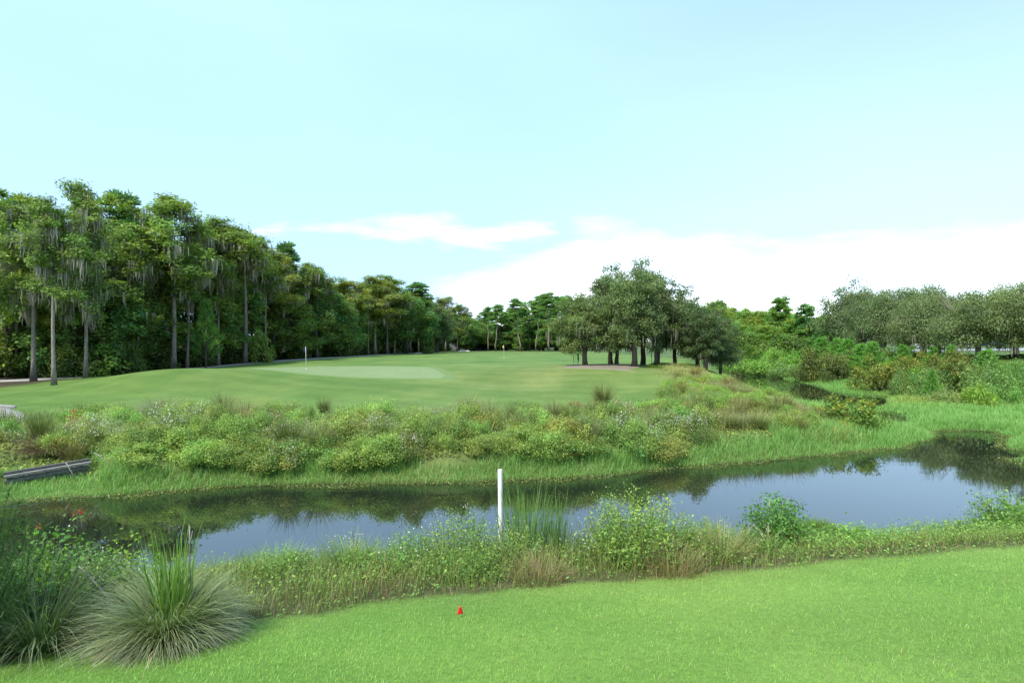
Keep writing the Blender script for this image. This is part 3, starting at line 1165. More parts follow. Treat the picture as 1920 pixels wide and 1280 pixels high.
def make_tuft(seed, n=600, L=1.0, theta=(.05, .8), droop=(.3, 1.5), width=.012, base_r=.14, low=(.10, .13, .035), tip=(.20, .20, .10), segs=5, dead=.2, dead_col=(.25, .19, .11)):
    r = np.random.default_rng(seed)
    a = MB()
    d = int(n * dead)
    arching(a, r, n - d, L, theta, droop, width, base_r, tints(r, n - d, low, .25, .12), tints(r, n - d, tip, .25, .12), segs)
    if d:
        arching(a, r, d, L * .75, (theta[1] * .7, theta[1] * 1.35), (droop[1] * .7, droop[1] * 1.3), width, base_r, tints(r, d, dead_col, .25, .05), tints(r, d, np.array(dead_col) * 1.15, .25, .05), segs)
    return a


LIB = {}


def lib(key, maker, parts, mats):
    """build one kind of plant once; parts name its meshes"""
    meshes = [(p, b.mesh(p, m)) for p, b, m in zip(parts, maker, mats) if b is not None]
    LIB[key] = meshes


TREE = ("trunk", "crown", "moss")
TM = (M_BARK, M_LEAF, M_MOSS)
TMD = (M_BARK_DARK, M_LEAF, M_MOSS)
for i, (ms_, wd, fr_, yl) in enumerate([(1.0, 3.3, .40, 0.0), (1.4, 2.4, .34, 0.0), (.9, 3.4, .38, .08), (1.2, 2.8, .50, .0), (.7, 3.2, .42, .32)]):
    lib(("cypress", i), make_cypress(100 + i, 19, fr_, ms_, wd, yl), TREE, TM)
lib(("cypress_head", 0), make_cypress(131, 18, .74, 1.5, 2.2, .05, n_limb=14), TREE, TM)      # bare pole with a mossy head
for i in range(5):
    lib(("broadleaf", i), make_broadleaf(200 + i, 14, 3.2 + .25 * i, .10 + .05 * i), TREE, TMD)
for i in range(3):
    lib(("pine", i), make_pine(300 + i, 19, .30 + .07 * i, 2.2 + .3 * i), TREE, TM)
lib(("short_pine", 0), make_pine(320, 10, .62, 2.6, nC=38, trunk_r=.14), TREE, TM)
lib(("short_pine", 1), make_pine(321, 10, .72, 2.3, (.06, .115, .042), nC=38, trunk_r=.14), TREE, TM)
for i in range(4):
    lib(("oak", i), make_oak(400 + i, 12.5, 4.4, .13, (.088, .122, .048), nC=180, per=145, leaf=.27, moss=.55 if i % 2 == 0 else .15, trunk_h=.22), TREE, TMD)
for i in range(3):
    lib(("wide_oak", i), make_oak(430 + i, 10.0, 7.2, .13, (.094, .126, .054), nC=230, per=150, moss=.25, forks=5, leaf=.30), TREE, TM)
for i in range(2):
    lib(("young_pine", i), make_sapling_pine(500 + i), ("trunk", "crown"), (M_BARK_DARK, M_LEAF))
SH = ("stems", "foliage", "flowers")
SM = (M_BARK_DARK, M_LEAF, M_PETAL)
for i in range(4):
    lib(("vine_mound", i), make_shrub(600 + i, 1.0, .85, (.142, .208, .056), .052, per=165), SH, SM)
for i in range(2):
    lib(("olive_mound", i), make_shrub(610 + i, 1.0, .85, (.145, .190, .054), .050, per=160, chue=.12), SH, SM)
for i in range(2):
    lib(("flower_mound", i), make_shrub(620 + i, 1.0, .85, (.140, .180, .060), .050, per=150, flowers=((.46, .47, .38), 330, .042)), SH, SM)
lib(("yellow_mound", 0), make_shrub(630, 1.0, .85, (.16, .20, .038), .08, tips=(.215, .265, .040)), SH, SM)
lib(("brown_mound", 0), make_shrub(633, 1.0, .9, (.185, .140, .070), .07, chue=.12), SH, SM)
for i in range(3):
    lib(("dark_shrub", i), make_shrub(640 + i, 1.0, 1.0, (.068, .112, .026), .09, nC=60, per=60, tips=(.15, .165, .034)), SH, SM)
for i in range(2):
    lib(("rust_shrub", i), make_shrub(650 + i, 1.0, 1.0, (.085, .110, .030), .07, nC=60, per=90, tips=(.125, .135, .036)), SH, SM)
for i in range(2):
    lib(("grey_shrub", i), make_shrub(660 + i, 1.0, .95, (.118, .185, .056), .070, nC=54, per=60, open_=.4, chue=.08), SH, SM)
for i in range(2):
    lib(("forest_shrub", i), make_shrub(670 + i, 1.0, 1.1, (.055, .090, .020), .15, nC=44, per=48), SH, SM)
lib(("bright_shrub", 0), make_shrub(680, 1.0, .8, (.135, .225, .045), .10, nC=60, per=60, aspect=.4), SH, SM)
for i in range(2):
    lib(("tan_tuft", i), (make_tuft(700 + i, 520, 1.0, (.02, .55), (.2, 1.1), .013, .12, (.10, .12, .035), (.24, .21, .10), 4, .25),), ("blades",), (M_GRASS,))
lib(("brown_tuft", 0), (make_tuft(705, 620, 1.0, (.05, .75), (.4, 1.5), .013, .14, (.12, .10, .05), (.25, .185, .115), 4, .4, (.24, .17, .11)),), ("blades",), (M_GRASS,))
lib(("green_tuft", 0), (make_tuft(708, 420, 1.0, (.02, .45), (.1, .8), .014, .12, (.06, .10, .02), (.13, .15, .045), 4, .1),), ("blades",), (M_GRASS,))
lib(("pale_tuft", 0), (make_tuft(709, 620, 1.0, (.05, .8), (.3, 1.3), .012, .14, (.12, .14, .05), (.27, .25, .15), 4, .2),), ("blades",), (M_GRASS,))


def put(key, name, label, cat, x, y, sx, sz, group=None, rz=None, color=(1, 1, 1), tcol=(1, 1, 1), sink=.04):
    """stand a copy of a library plant on the ground"""
    z = G(x, y) - sink
    root = empty(name, (x, y, z), label, cat, group, rng.uniform(0, 6.28) if rz is None else rz, (sx, sx, sz))
    for pname, me in LIB[key]:
        o = link(pname, me, root)
        c = color if pname in ("crown", "foliage", "blades") else tcol if pname == "trunk" else (1, 1, 1)
        o.color = (*c, 1)
        if pname != "trunk":
            o["kind"] = "stuff"
    return root


H0 = {"cypress": 19, "cypress_head": 18, "broadleaf": 13.6, "pine": 19, "short_pine": 10.3, "oak": 12.4, "wide_oak": 9.9, "young_pine": 3.3}
W0 = {"cypress": 3.1, "cypress_head": 2, "broadleaf": 3.4, "pine": 2.5, "short_pine": 2.9, "oak": 4.6, "wide_oak": 7.4, "young_pine": 1.0}


def tree_at(key, px, D, top, label, wpx=None, group=None, name=None, **kw):
    x = XD(px, D)
    h = CAMZ + (640 - top) / F * D - G(x, D)
    sz = h / H0[key[0]]
    sx = (wpx / F * D * .5 / W0[key[0]]) if wpx else min(1.25, max(.6, sz))
    nm = {"cypress": "cypress_tree", "cypress_head": "cypress_tree", "broadleaf": "forest_tree", "pine": "pine_tree", "short_pine": "pine_tree", "oak": "oak_tree", "wide_oak": "oak_tree", "young_pine": "young_pine_tree"}[key[0]]
    return put(key, name or nm, label, "tree", x, D, sx, sz, group, **kw)


ORD = ["first", "second", "third", "fourth", "fifth", "sixth", "seventh", "eighth", "ninth", "tenth", "eleventh", "twelfth", "thirteenth", "fourteenth", "fifteenth", "sixteenth", "seventeenth", "eighteenth", "nineteenth", "twentieth", "twenty first", "twenty second", "twenty third", "twenty fourth", "twenty fifth", "twenty sixth", "twenty seventh", "twenty eighth", "twenty ninth", "thirtieth", "thirty first", "thirty second", "thirty third", "thirty fourth"]
ROWS = ("second", "third", "fourth", "deepest")
FMARK = [(63, "the flared cypress at the far left"), (160, "the tallest narrow mossy cypress"), (326, "the mossy cypress on the mound crest"), (392, "the flat topped cypress"), (461, "the bare pole cypress"),
         (541, "the airy pine head"), (580, "the first skyline step"), (620, "the forked tree behind the golf flag"), (652, "the skyline dip"), (704, "the yellow topped tall cypress"), (770, "the dark rounded pine"),
         (818, "the blue green oak mass"), (857, "the pointed light green tree"), (874, "the last tree of the forest")]
SEEN = {}


def single(px, marks, fmt, fallback):
    """a label that names the nearest landmark; the shared one where that is taken"""
    for mx, mn in sorted(marks, key=lambda m: abs(m[0] - px))[:6]:
        side = "left of" if px < mx - 8 else "right of" if px > mx + 8 else "straight behind"
        t = fmt.format(side + " " + mn)
        if t not in SEEN and len(t.split()) <= 16:
            SEEN[t] = 1
            return t
    return fallback


# ------------------------------------------------------------------ the forest along the left
T = tree_at
T(("cypress", 3), 100, 46, 384, "cypress with pale grey lower trunk standing in front of the cart path", 130, tcol=(1.35, 1.35, 1.35), rz=.4)
T(("cypress", 0), 63, 49.5, 376, "cypress with a broad flared trunk just behind the cart path at the far left", 150, rz=2.0)
T(("cypress", 1), 160, 51, 352, "tallest narrow cypress hung with grey moss to its tip, trunk kinked at the foot", 120, rz=1.0)
T(("pine", 1), 208, 66, 372, "dense dark pine head rising right behind the tallest mossy cypress", 110)
T(("pine", 0), 242, 70, 396, "small dark pine top next to the dense pine head", 60)
T(("pine", 2), 8, 56, 368, "dark pine cut by the left edge of the picture", 120)
T(("cypress", 2), 235, 60, 425, "bushy yellow green cypress without much moss left of the big pale trunk", 170)
T(("cypress", 0), 326, 64.5, 373, "tall mossy cypress with a straight pale trunk on the crest of the mound", 170, tcol=(1.5, 1.5, 1.45), rz=.9)
T(("cypress", 1), 286, 65, 455, "cypress draped in moss almost to the ground left of the big pale trunk", 120, rz=3.3)
T(("young_pine", 0), 386, 63.5, 556, "bright green small pine in front of the forest right of the big pale trunk", 62, color=(.75, .75, .75))
T(("cypress", 2), 392, 73, 411, "flat topped cypress between the big pale trunk and the bare pole cypress", 150)
T(("cypress", 0), 428, 78, 428, "mossy flat topped cypress just left of the bare pole cypress", 100)
T(("cypress_head", 0), 461, 73, 437, "slim cypress with a bare pole trunk and a small mossy head against the sky", 95, tcol=(.95, .9, .85), rz=1.3)
T(("cypress", 4), 515, 84, 473, "yellowing cypress with bare forked limbs right of the bare pole cypress", 100)
T(("pine", 0), 541, 88, 461, "airy pine head standing above the yellowing trees against the sky", 62)
T(("cypress", 2), 580, 94, 497, "cypress with sparse top layers at the first step down of the skyline", 90)
T(("cypress_head", 0), 594, 90, 505, "thin pale pole of a cypress right of the airy pine", 60, tcol=(1.1, 1.1, 1.05))
T(("broadleaf", 1), 620, 96, 545, "dark green leafy tree with forked pale stems behind the golf flag", 110)
T(("cypress", 4), 652, 108, 528, "yellowish cypress crown in the dip of the forest skyline", 100)
T(("cypress", 4), 704, 117, 523, "yellow topped cypress with a tall pale trunk, middle of the forest edge", 110, tcol=(1.4, 1.35, 1.25), rz=.6)
T(("cypress", 0), 726, 122, 519, "cypress crown forming the second hump of the forest skyline", 90)
T(("pine", 1), 770, 140, 534, "dark rounded pine at the right shoulder of the forest skyline", 70)
T(("broadleaf", 3), 762, 128, 560, "dark leafy tree above the round bush at the forest edge", 100, color=(.85, .95, 1.0))
T(("oak", 1), 818, 150, 566, "blue green dark oak mass near the right end of the left forest", 80, color=(.75, .85, .8))
T(("cypress", 4), 835, 165, 558, "russet topped cypress near the right end of the left forest", 55)
T(("cypress", 2), 857, 185, 572, "pointed light green tree, last but one at the end of the left forest", 45)
T(("broadleaf", 0), 874, 205, 590, "last tree at the right end of the left forest", 45)

for i, (px, D, top) in enumerate([(30, 54, 420), (128, 55, 440), (188, 57, 450), (228, 58, 480), (258, 60, 470), (352, 66, 470), (410, 70, 480), (440, 74, 470), (498, 79, 510), (560, 88, 520), (588, 92, 540), (636, 98, 560),
                                  (672, 110, 560), (690, 114, 556), (740, 124, 560), (785, 142, 570)]):
    T(("cypress_head", 0), px, D, top, ORD[i] + " thin pale bare trunk from the left along the forest edge", 70 * 60 / D, rz=i * 1.3, tcol=(1.25, 1.2, 1.12))
sky_x = [-200, 0, 60, 130, 200, 250, 300, 350, 430, 480, 520, 600, 650, 720, 780, 830, 870, 900]
sky_y = [350, 378, 384, 390, 408, 415, 425, 430, 445, 482, 490, 520, 540, 533, 548, 568, 590, 605]
fr = np.random.default_rng(21)
LBL_F = "leafy forest tree packed among others behind the front row of the left forest"
LBL_C = "layered cypress packed among others behind the front row of the left forest"
y = 54.0
while y < 215:
    tx = treeline_x(y)
    for row, off in enumerate((1.0, 4.5, 9.0, 14.0)):
        yy = y + fr.uniform(-1.5, 1.5)
        xx = tx - off - fr.uniform(0, 3.0)
        px = xx / yy * F + 960
        if px < -70 or (row >= 2 and fr.uniform() < .3):
            continue
        # taper: the crowns stay under the skyline of the photograph
        top = np.interp(px, sky_x, sky_y) + (fr.uniform(35, 120) if row == 0 else fr.uniform(6, 45)) * (60 / max(60, yy)) * (1.0 if row == 0 else .9)
        key = ("broadleaf", int(fr.integers(0, 5))) if (row == 0 or fr.uniform() < .45) else ("cypress", int(fr.choice([0, 2, 3, 4, 2])))
        c = fr.uniform(.8, 1.25)
        yel = fr.uniform(-.05, .22) if key[0] == "broadleaf" else fr.uniform(-.1, .25)
        kd = "leafy tree" if key[0] == "broadleaf" else "layered cypress"
        T(key, px, yy, top, single(px, FMARK, kd + " in the " + ROWS[row] + " row {}", LBL_F if key[0] == "broadleaf" else LBL_C), fr.uniform(6.0, 8.5) / yy * F,
          "forest trees behind the front row on the left", color=(c * (1 + yel), c * (1 + yel * .35), c * .95))
    y += 4.6 * (1 + y / 200)
# low bushes that close the foot of the forest
y = 54.0
while y < 190:
    tx = treeline_x(y)
    for off in (1.2, 4.5):
        xx = tx - off + fr.uniform(-.8, .8)
        yy = y + fr.uniform(-1, 1)
        px = xx / yy * F + 960
        if px < -60:
            continue
        s = fr.uniform(1.2, 2.6) * (1 + off * .07)
        c = fr.uniform(.7, 1.2)
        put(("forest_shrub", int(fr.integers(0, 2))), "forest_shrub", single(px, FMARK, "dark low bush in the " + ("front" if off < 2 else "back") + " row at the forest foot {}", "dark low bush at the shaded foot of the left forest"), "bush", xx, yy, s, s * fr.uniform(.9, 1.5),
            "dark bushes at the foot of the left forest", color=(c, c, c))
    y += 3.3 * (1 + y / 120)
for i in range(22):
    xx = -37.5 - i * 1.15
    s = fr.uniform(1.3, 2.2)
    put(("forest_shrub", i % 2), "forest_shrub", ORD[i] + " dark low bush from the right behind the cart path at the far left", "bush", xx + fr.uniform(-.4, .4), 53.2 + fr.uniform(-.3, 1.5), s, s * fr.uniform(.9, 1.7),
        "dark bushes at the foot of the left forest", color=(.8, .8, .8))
for i in range(9):
    xx = -41 - i * 3.2
    T(("broadleaf", i % 5), xx / 57 * F + 960, 57 + fr.uniform(-1.5, 1.5), fr.uniform(470, 560), ORD[i] + " leafy undergrowth tree from the right behind the cart path", 7.5 / 57 * F, "leafy trees behind the cart path",
      color=(.9, .95, .9))
put(("forest_shrub", 0), "round_bush", "round clipped looking bush at the forest edge by the far sand bunker", "bush", XD(803, 126), 126, 1.35, 1.5, color=(1.1, 1.2, 1.3))
put(("forest_shrub", 1), "pale_leaf_bush", "pale yellow green small tree at the foot of the bare pole cypress", "bush", XD(492, 75), 75, 1.7, 3.8, color=(2.0, 1.7, 1.5))
put(("forest_shrub", 1), "lighter_leaf_bush", "leafy bush with lighter leaves between the cart path and the mound", "bush", XD(205, 54), 54, 2.4, 2.6, color=(1.5, 1.5, 1.2))  # forest shrub copy with a raised leaf colour

# ------------------------------------------------------------------ far pines at the end of the fairway
LBL_P = "slim far pine with bare trunk at the end of the fairway"
for i, (px, D, top, k) in enumerate(sorted([(905, 225, 588, 2), (915, 205, 578, 0), (930, 190, 574, 1), (938, 212, 584, 2), (952, 215, 588, 0), (975, 190, 563, 1), (968, 220, 580, 0), (992, 200, 566, 2), (1004, 190, 558, 1), (1018, 210, 556, 2),
                        (1030, 180, 552, 0), (1042, 200, 558, 1), (1060, 185, 556, 2), (1075, 195, 560, 1), (985, 230, 580, 2), (1010, 235, 572, 0), (1090, 180, 560, 0), (1050, 230, 565, 2)])):
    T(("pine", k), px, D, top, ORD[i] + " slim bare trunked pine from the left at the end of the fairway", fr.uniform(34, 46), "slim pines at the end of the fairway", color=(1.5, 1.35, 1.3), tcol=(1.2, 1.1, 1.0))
LBL_D = "low dark bushy tree under the far pines at the fairway end"
for i, (px, D, top) in enumerate(sorted([(885, 240, 618), (897, 235, 616), (910, 240, 622), (925, 240, 625), (940, 235, 626), (958, 240, 622), (975, 235, 628), (1000, 225, 628), (1020, 205, 622), (1030, 200, 618), (1045, 205, 622),
                   (1065, 200, 620), (890, 225, 630), (930, 220, 636), (1080, 215, 610), (1100, 215, 600), (1130, 215, 600), (1000, 250, 600), (960, 255, 605), (920, 260, 605), (862, 200, 592), (880, 215, 598), (895, 215, 606), (1040, 190, 598), (1062, 185, 596), (1012, 200, 602), (985, 205, 606), (948, 215, 612), (1085, 185, 590), (1110, 185, 585), (905, 250, 604), (975, 250, 596), (1020, 240, 588)])):
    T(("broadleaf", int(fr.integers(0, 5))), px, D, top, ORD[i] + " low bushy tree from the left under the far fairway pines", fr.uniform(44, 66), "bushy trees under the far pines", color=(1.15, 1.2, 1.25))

# ------------------------------------------------------------------ the oak grove in the middle
T(("oak", 0), 1097, 53, 543, "leftmost oak of the middle grove, hung with pale moss over its short trunk", 125, color=(1.15, 1.1, 1.0), rz=.3)
T(("oak", 1), 1145, 59, 489, "tall oak at the back left of the grove with an open ragged top", 110, rz=1.1)
T(("oak", 2), 1156, 55, 540, "oak with a thin trunk between the leftmost oak and the stout middle one", 95, rz=2.2)
T(("oak", 3), 1189, 51, 492, "stout middle oak of the grove with the thickest trunk", 135, rz=.2)
T(("oak", 1), 1205, 60, 481, "tallest oak at the back of the middle grove", 120, rz=4.0, color=(1.05, 1.05, 1.0))
T(("oak", 0), 1231, 54.5, 507, "oak right of the stout middle oak with crown reaching out to the right", 130, rz=2.6)
T(("oak", 2), 1266, 57, 528, "oak with a ragged shoulder on the right slope of the grove", 95, rz=5.0, color=(.9, .92, .9))
T(("oak", 3), 1308, 56, 549, "dark dense oak at the right of the middle grove", 105, rz=1.7, color=(.72, .78, .78))  # this and the next two crowns: shade away from the sun put into the colour
T(("oak", 1), 1322, 52, 572, "low dark oak with leaning trunk at the right front of the grove", 95, rz=3.0, color=(.70, .76, .76))
T(("oak", 2), 1350, 55, 590, "lowest dark oak closing the grove on the right", 80, rz=.8, color=(.75, .82, .82))
for px, D, top, w, wh in [(1290, 90, 570, 70, "left"), (1345, 95, 566, 76, "right")]:
    T(("broadleaf", 2), px, D, top, wh + " one of two light green crowns peeping over the oak grove's right slope", w, "light green crowns behind the grove", color=(1.9, 1.7, 1.5))

# ------------------------------------------------------------------ mixed trees right of the grove
for i, (px, D, top, w, k, col, lab) in enumerate([
        (1372, 112, 578, 60, 0, (1.6, 1.5, 1.3), "light green tree just right of the oak grove"),
        (1400, 118, 580, 55, 1, (1.8, 1.6, 1.4), "pale leaved tree second to the right of the oak grove"),
        (1425, 110, 584, 60, 2, (1.7, 1.5, 1.2), "yellow green tree left of the tall bright pine"),
        (1440, 98, 612, 60, 3, (1.4, 1.35, 1.0), "low olive tree over the dark hedge in the middle right"),
        (1495, 100, 600, 70, 4, (1.5, 1.4, 1.1), "bushy green tree between the two bright pines"),
        (1535, 104, 596, 60, 0, (1.3, 1.3, 1.1), "green tree at the left end of the spreading oaks"),
        (1395, 95, 622, 60, 3, (1.2, 1.2, 1.0), "low green tree behind the leafy mound across the channel"),
        (1470, 92, 630, 60, 1, (1.1, 1.15, .9), "dark olive bush tree below the tall bright pine")]):
    T(("broadleaf", k), px, D, top, lab, w, color=col)
T(("short_pine", 0), 1458, 105, 561, "tall bright pine standing out above the mixed trees on the right", 62, color=(1.7, 1.5, 1.1))
T(("short_pine", 1), 1508, 98, 571, "dark feathery pine with upright tips left of the spreading oaks", 62, color=(1.2, 1.3, 1.2))
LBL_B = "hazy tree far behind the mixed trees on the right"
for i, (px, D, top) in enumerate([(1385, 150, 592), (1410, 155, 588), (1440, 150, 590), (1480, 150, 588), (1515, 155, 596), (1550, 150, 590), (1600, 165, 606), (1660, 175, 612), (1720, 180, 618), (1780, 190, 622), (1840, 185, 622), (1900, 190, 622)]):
    T(("broadleaf", int(fr.integers(0, 5))), px, D, top, ORD[i] + " haze tinted background tree from the left behind the mixed trees and oaks", 60, "far trees behind on the right", color=(1.7, 1.7, 1.9))  # crown colours lifted and blued to stand in for distance haze

# spreading oaks on the right
for px, D, top, w, k, lab, rz in [
        (1612, 78, 530, 150, 0, "leftmost spreading oak of the grey green row on the right", .5),
        (1690, 72, 534, 150, 1, "second spreading oak from the left in the grey green row", 1.5),
        (1760, 64, 532, 150, 2, "spreading oak in the middle of the grey green row above the white van", 2.5),
        (1655, 70, 545, 130, 2, "paler front oak between the first and second spreading oaks", 3.4),
        (1733, 60, 545, 130, 0, "front oak whose bare grey limb shows in the middle of the row", 4.4),
        (1836, 51, 540, 165, 1, "nearest spreading oak with a forked stout trunk in front of the road", .2),
        (1905, 56, 527, 150, 2, "last spreading oak of the row, cut by the right edge", 2.1),
        (1965, 47, 520, 170, 0, "spreading oak just past the right edge reaching into the picture", 1.0)]:
    T(("wide_oak", k), px, D, top, lab, w, rz=rz, color=(1.15, 1.1, 1.08) if D < 62 else (1.0, 1.02, 1.02))

# ------------------------------------------------------------------ shrubs on the right bank


def bush(key, px, D, top, wpx, label, cat="bush", group=None, name=None, **kw):
    x = XD(px, D)
    z = G(x, D)
    h = max(.25, CAMZ + (640 - top) / F * D - z)
    w = wpx / F * D * .5
    nm = name or {"vine_mound": "vine_mound", "olive_mound": "olive_shrub", "flower_mound": "flowering_shrub", "yellow_mound": "yellow_green_shrub", "brown_mound": "dead_brown_shrub", "dark_shrub": "wax_myrtle_shrub",
                  "rust_shrub": "rusty_shrub", "grey_shrub": "grey_green_shrub", "forest_shrub": "forest_shrub", "bright_shrub": "bright_leafy_shrub", "tan_tuft": "grass_clump", "brown_tuft": "grass_clump",
                  "green_tuft": "grass_clump", "pale_tuft": "grass_clump"}[key[0]]
    tuft = key[0].endswith("tuft")
    hs = h / (.85 if tuft else .98)
    ws = w / (.62 if tuft else 1.0)
    return put(key, nm, label, "grass clump" if tuft else cat, x, D, ws, hs, group, **kw)


B = bush
B(("bright_shrub", 0), 1385, 72, 664, 100, "broad bright leafy mound across the channel below the dark oak")
B(("bright_shrub", 0), 1455, 70, 668, 80, "second bright leafy mound just right of the broad one")
B(("grey_shrub", 0), 1492, 64, 682, 34, "small pale round bush right of the bright leafy mounds", color=(1.2, 1.2, 1.2))
B(("rust_shrub", 0), 1528, 58, 650, 70, "rusty topped dark shrub left of the pair on the right bank")
B(("rust_shrub", 1), 1566, 55, 660, 64, "rusty topped shrub right of the pair on the right bank", color=(.9, .9, .9))
B(("dark_shrub", 0), 1600, 58, 650, 50, "dark green shrub between the rusty pair and the yellow tipped shrub")
B(("yellow_mound", 0), 1652, 46, 658, 105, "large yellow tipped dark shrub at the marsh edge", color=(.66, .62, .7))
B(("grey_shrub", 1), 1690, 43, 690, 44, "grey green feathery bush in front of the yellow tipped shrub")
B(("yellow_mound", 0), 1713, 50, 652, 80, "golden olive shrub between the yellow tipped and the big rusty shrub", color=(.75, .66, .7))
B(("grey_shrub", 0), 1735, 42, 682, 70, "pale grey green shrub in front of the golden olive shrub")
B(("rust_shrub", 0), 1788, 45, 655, 110, "big rusty orange topped shrub below the nearest spreading oak", color=(1.1, 1.0, .9))
B(("dark_shrub", 1), 1800, 43, 672, 70, "dark green base shrub merged with the big rusty one", color=(.9, .9, .9))
B(("grey_shrub", 1), 1850, 40, 678, 110, "broad grey green feathery shrub right of the big rusty one")
B(("grey_shrub", 0), 1905, 40, 672, 90, "grey green shrub at the right edge of the picture", color=(.9, 1, .8))
B(("bright_shrub", 0), 1835, 36, 708, 70, "fresh yellow green shrub low on the right bank", color=(1.1, 1.0, .8))
B(("grey_shrub", 1), 1775, 37, 728, 80, "faded grey brown brush beside the fresh yellow green shrub", color=(1.4, 1.1, 1.2))
B(("grey_shrub", 0), 1890, 37, 715, 80, "soft green shrub between the fresh yellow green one and the right edge", color=(.9, 1.1, .8))
RMARK = [(1455, "the bright leafy mounds"), (1528, "the rusty pair"), (1600, "the dark green shrub"), (1652, "the large yellow tipped shrub"), (1713, "the golden olive shrub"), (1788, "the big rusty shrub"),
         (1835, "the fresh yellow green shrub"), (1905, "the right edge")]
rr = np.random.default_rng(61)
for i, px in enumerate(np.arange(1475, 1925, 17)):
    D = float(np.interp(px, [1475, 1560, 1650, 1760, 1925], [66, 60, 52, 48, 43])) + rr.uniform(-2.5, 3.5)
    key = [("grey_shrub", 0), ("dark_shrub", 2), ("bright_shrub", 0), ("grey_shrub", 1), ("vine_mound", 1)][int(rr.integers(0, 5))]
    kd = {"grey_shrub": "soft grey green shrub", "dark_shrub": "dark green shrub", "bright_shrub": "fresh green shrub", "vine_mound": "light green vine shrub"}[key[0]]
    B(key, px, D, rr.uniform(664, 690), rr.uniform(50, 80), single(px, RMARK, kd + " filling the right bank hedge {}", kd + " among the hedge of the right bank").replace("straight", "just"),
      group="shrubs filling the hedge of the right bank", color=(rr.uniform(.85, 1.1), 1, rr.uniform(.75, .95)))
for i, px in enumerate(np.arange(1345, 1925, 22)):
    D = float(np.interp(px, [1345, 1480, 1560, 1650, 1760, 1925], [80, 74, 68, 61, 55, 49])) + rr.uniform(-2, 3)
    key = [("bright_shrub", 0), ("dark_shrub", 0), ("vine_mound", 2), ("bright_shrub", 0), ("forest_shrub", 1)][int(rr.integers(0, 5))]
    kd = {"forest_shrub": "deep green shrub", "dark_shrub": "dark green shrub", "bright_shrub": "fresh green shrub", "vine_mound": "light green vine shrub"}[key[0]]
    top = float(np.interp(px, [1345, 1500, 1620, 1700, 1925], [655, 640, 648, 658, 668])) + rr.uniform(-6, 8)
    B(key, px, D, top, rr.uniform(56, 84), single(px, RMARK, kd + " at the back of the right bank hedge {}", kd + " at the back of the hedge of the right bank").replace("straight", "just"),
      group="shrubs filling the hedge of the right bank", color=(rr.uniform(.85, 1.1), 1.05, rr.uniform(.75, .95)))
for i, px in enumerate(np.arange(1362, 1560, 18)):
    B(("forest_shrub", i % 2), px, 84 + rr.uniform(-3, 3), rr.uniform(628, 648), 62, ORD[i] + " dark shrub from the left below the mixed trees on the right", color=(1.3, 1.3, 1.1))
for i, (px, D) in enumerate([(1232, 50), (1256, 49), (1275, 51), (1296, 50), (1240, 54), (1284, 54)]):
    B(("dark_shrub", i % 3), px, D, 688 + (i % 3) * 4, 44, ORD[i] + " low green shrub from the left in the rough under the oaks", color=(1.1, 1.25, 1.0))
for px, D, top, w, lab in [(1540, 66, 628, 34, "young pine left of three above the rusty shrub pair"), (1590, 60, 632, 36, "young pine above the dark shrub on the right bank"),
                           (1615, 56, 640, 34, "bright young pine left of the yellow tipped shrub"), (1636, 54, 636, 34, "bright young pine right above the yellow tipped shrub"),
                           (1572, 64, 630, 34, "young pine between the two taller ones on the bank"), (1693, 54, 642, 26, "dark narrow young pine by the pale road"),
                           (1750, 52, 646, 22, "slim young pine below the white van"), (1783, 47, 642, 26, "lime green young pine on top of the big rusty shrub"),
                           (1850, 45, 650, 40, "leaning young pine in front of the road near the forked oak"), (1748, 39, 690, 22, "lime green sapling low in the grey green shrubs")]:
    T(("young_pine", int(fr.integers(0, 2))), px, D, top, lab, w * 1.7, color=(1.1, 1.1, 1.0))

# ------------------------------------------------------------------ plants of the far bank
B(("olive_mound", 0), 232, 26.5, 752, 60, "olive low shrub left of the pale fountain grass")
B(("pale_tuft", 0), 302, 26.5, 742, 90, "pale fountain like grass clump at the top of the far bank")
B(("olive_mound", 1), 408, 26, 744, 80, "tall olive mound with a grassy crown on the far bank")
B(("tan_tuft", 0), 420, 26.4, 736, 56, "tan grass crown growing out of the tall olive mound")
B(("olive_mound", 0), 466, 26, 768, 50, "small yellowish shrub right of the tall olive mound", color=(1.1, 1.2, .9))
B(("flower_mound", 0), 550, 26, 748, 74, "dome shaped flowering shrub left of the spiky grass")
B(("green_tuft", 0), 608, 26.3, 746, 42, "spiky dark green grass clump right of the dome shaped flowering shrub")
B(("tan_tuft", 1), 660, 25.5, 764, 44, "small reddish tan grass clump near the middle of the bank", color=(1.1, .95, .8))
B(("flower_mound", 1), 832, 25.8, 752, 104, "largest white flowering shrub on the far bank", color=(1.05, 1.05, 1.05))
B(("yellow_mound", 0), 893, 27, 754, 72, "yellow green shrub right of the largest white flowering shrub")
B(("tan_tuft", 0), 880, 27.5, 744, 70, "straw coloured grass crown behind the yellow green shrub")
B(("olive_mound", 1), 985, 28, 744, 66, "olive rounded shrub left of the dead brown clump")
B(("brown_mound", 0), 1078, 30, 740, 34, "dead brown clump standing up against the fairway")
B(("brown_mound", 0), 1098, 29.5, 752, 40, "lower brown shrub just right of the dead clump", color=(.85, 1.1, .8))
B(("tan_tuft", 0), 1130, 31, 718, 60, "tall olive grass clump against the fairway right of the dead clump", color=(.85, .95, .7))
B(("olive_mound", 0), 1257, 33, 711, 66, "vine covered hump at the head of the golden ridge")
B(("vine_mound", 0), 1240, 30, 742, 110, "broad light green vine mound below the hump on the ridge", color=(1.2, 1.25, 1.0))
B(("vine_mound", 1), 1150, 28, 762, 110, "light green leafy mound under the tall olive grass clump", color=(1.15, 1.2, .95))
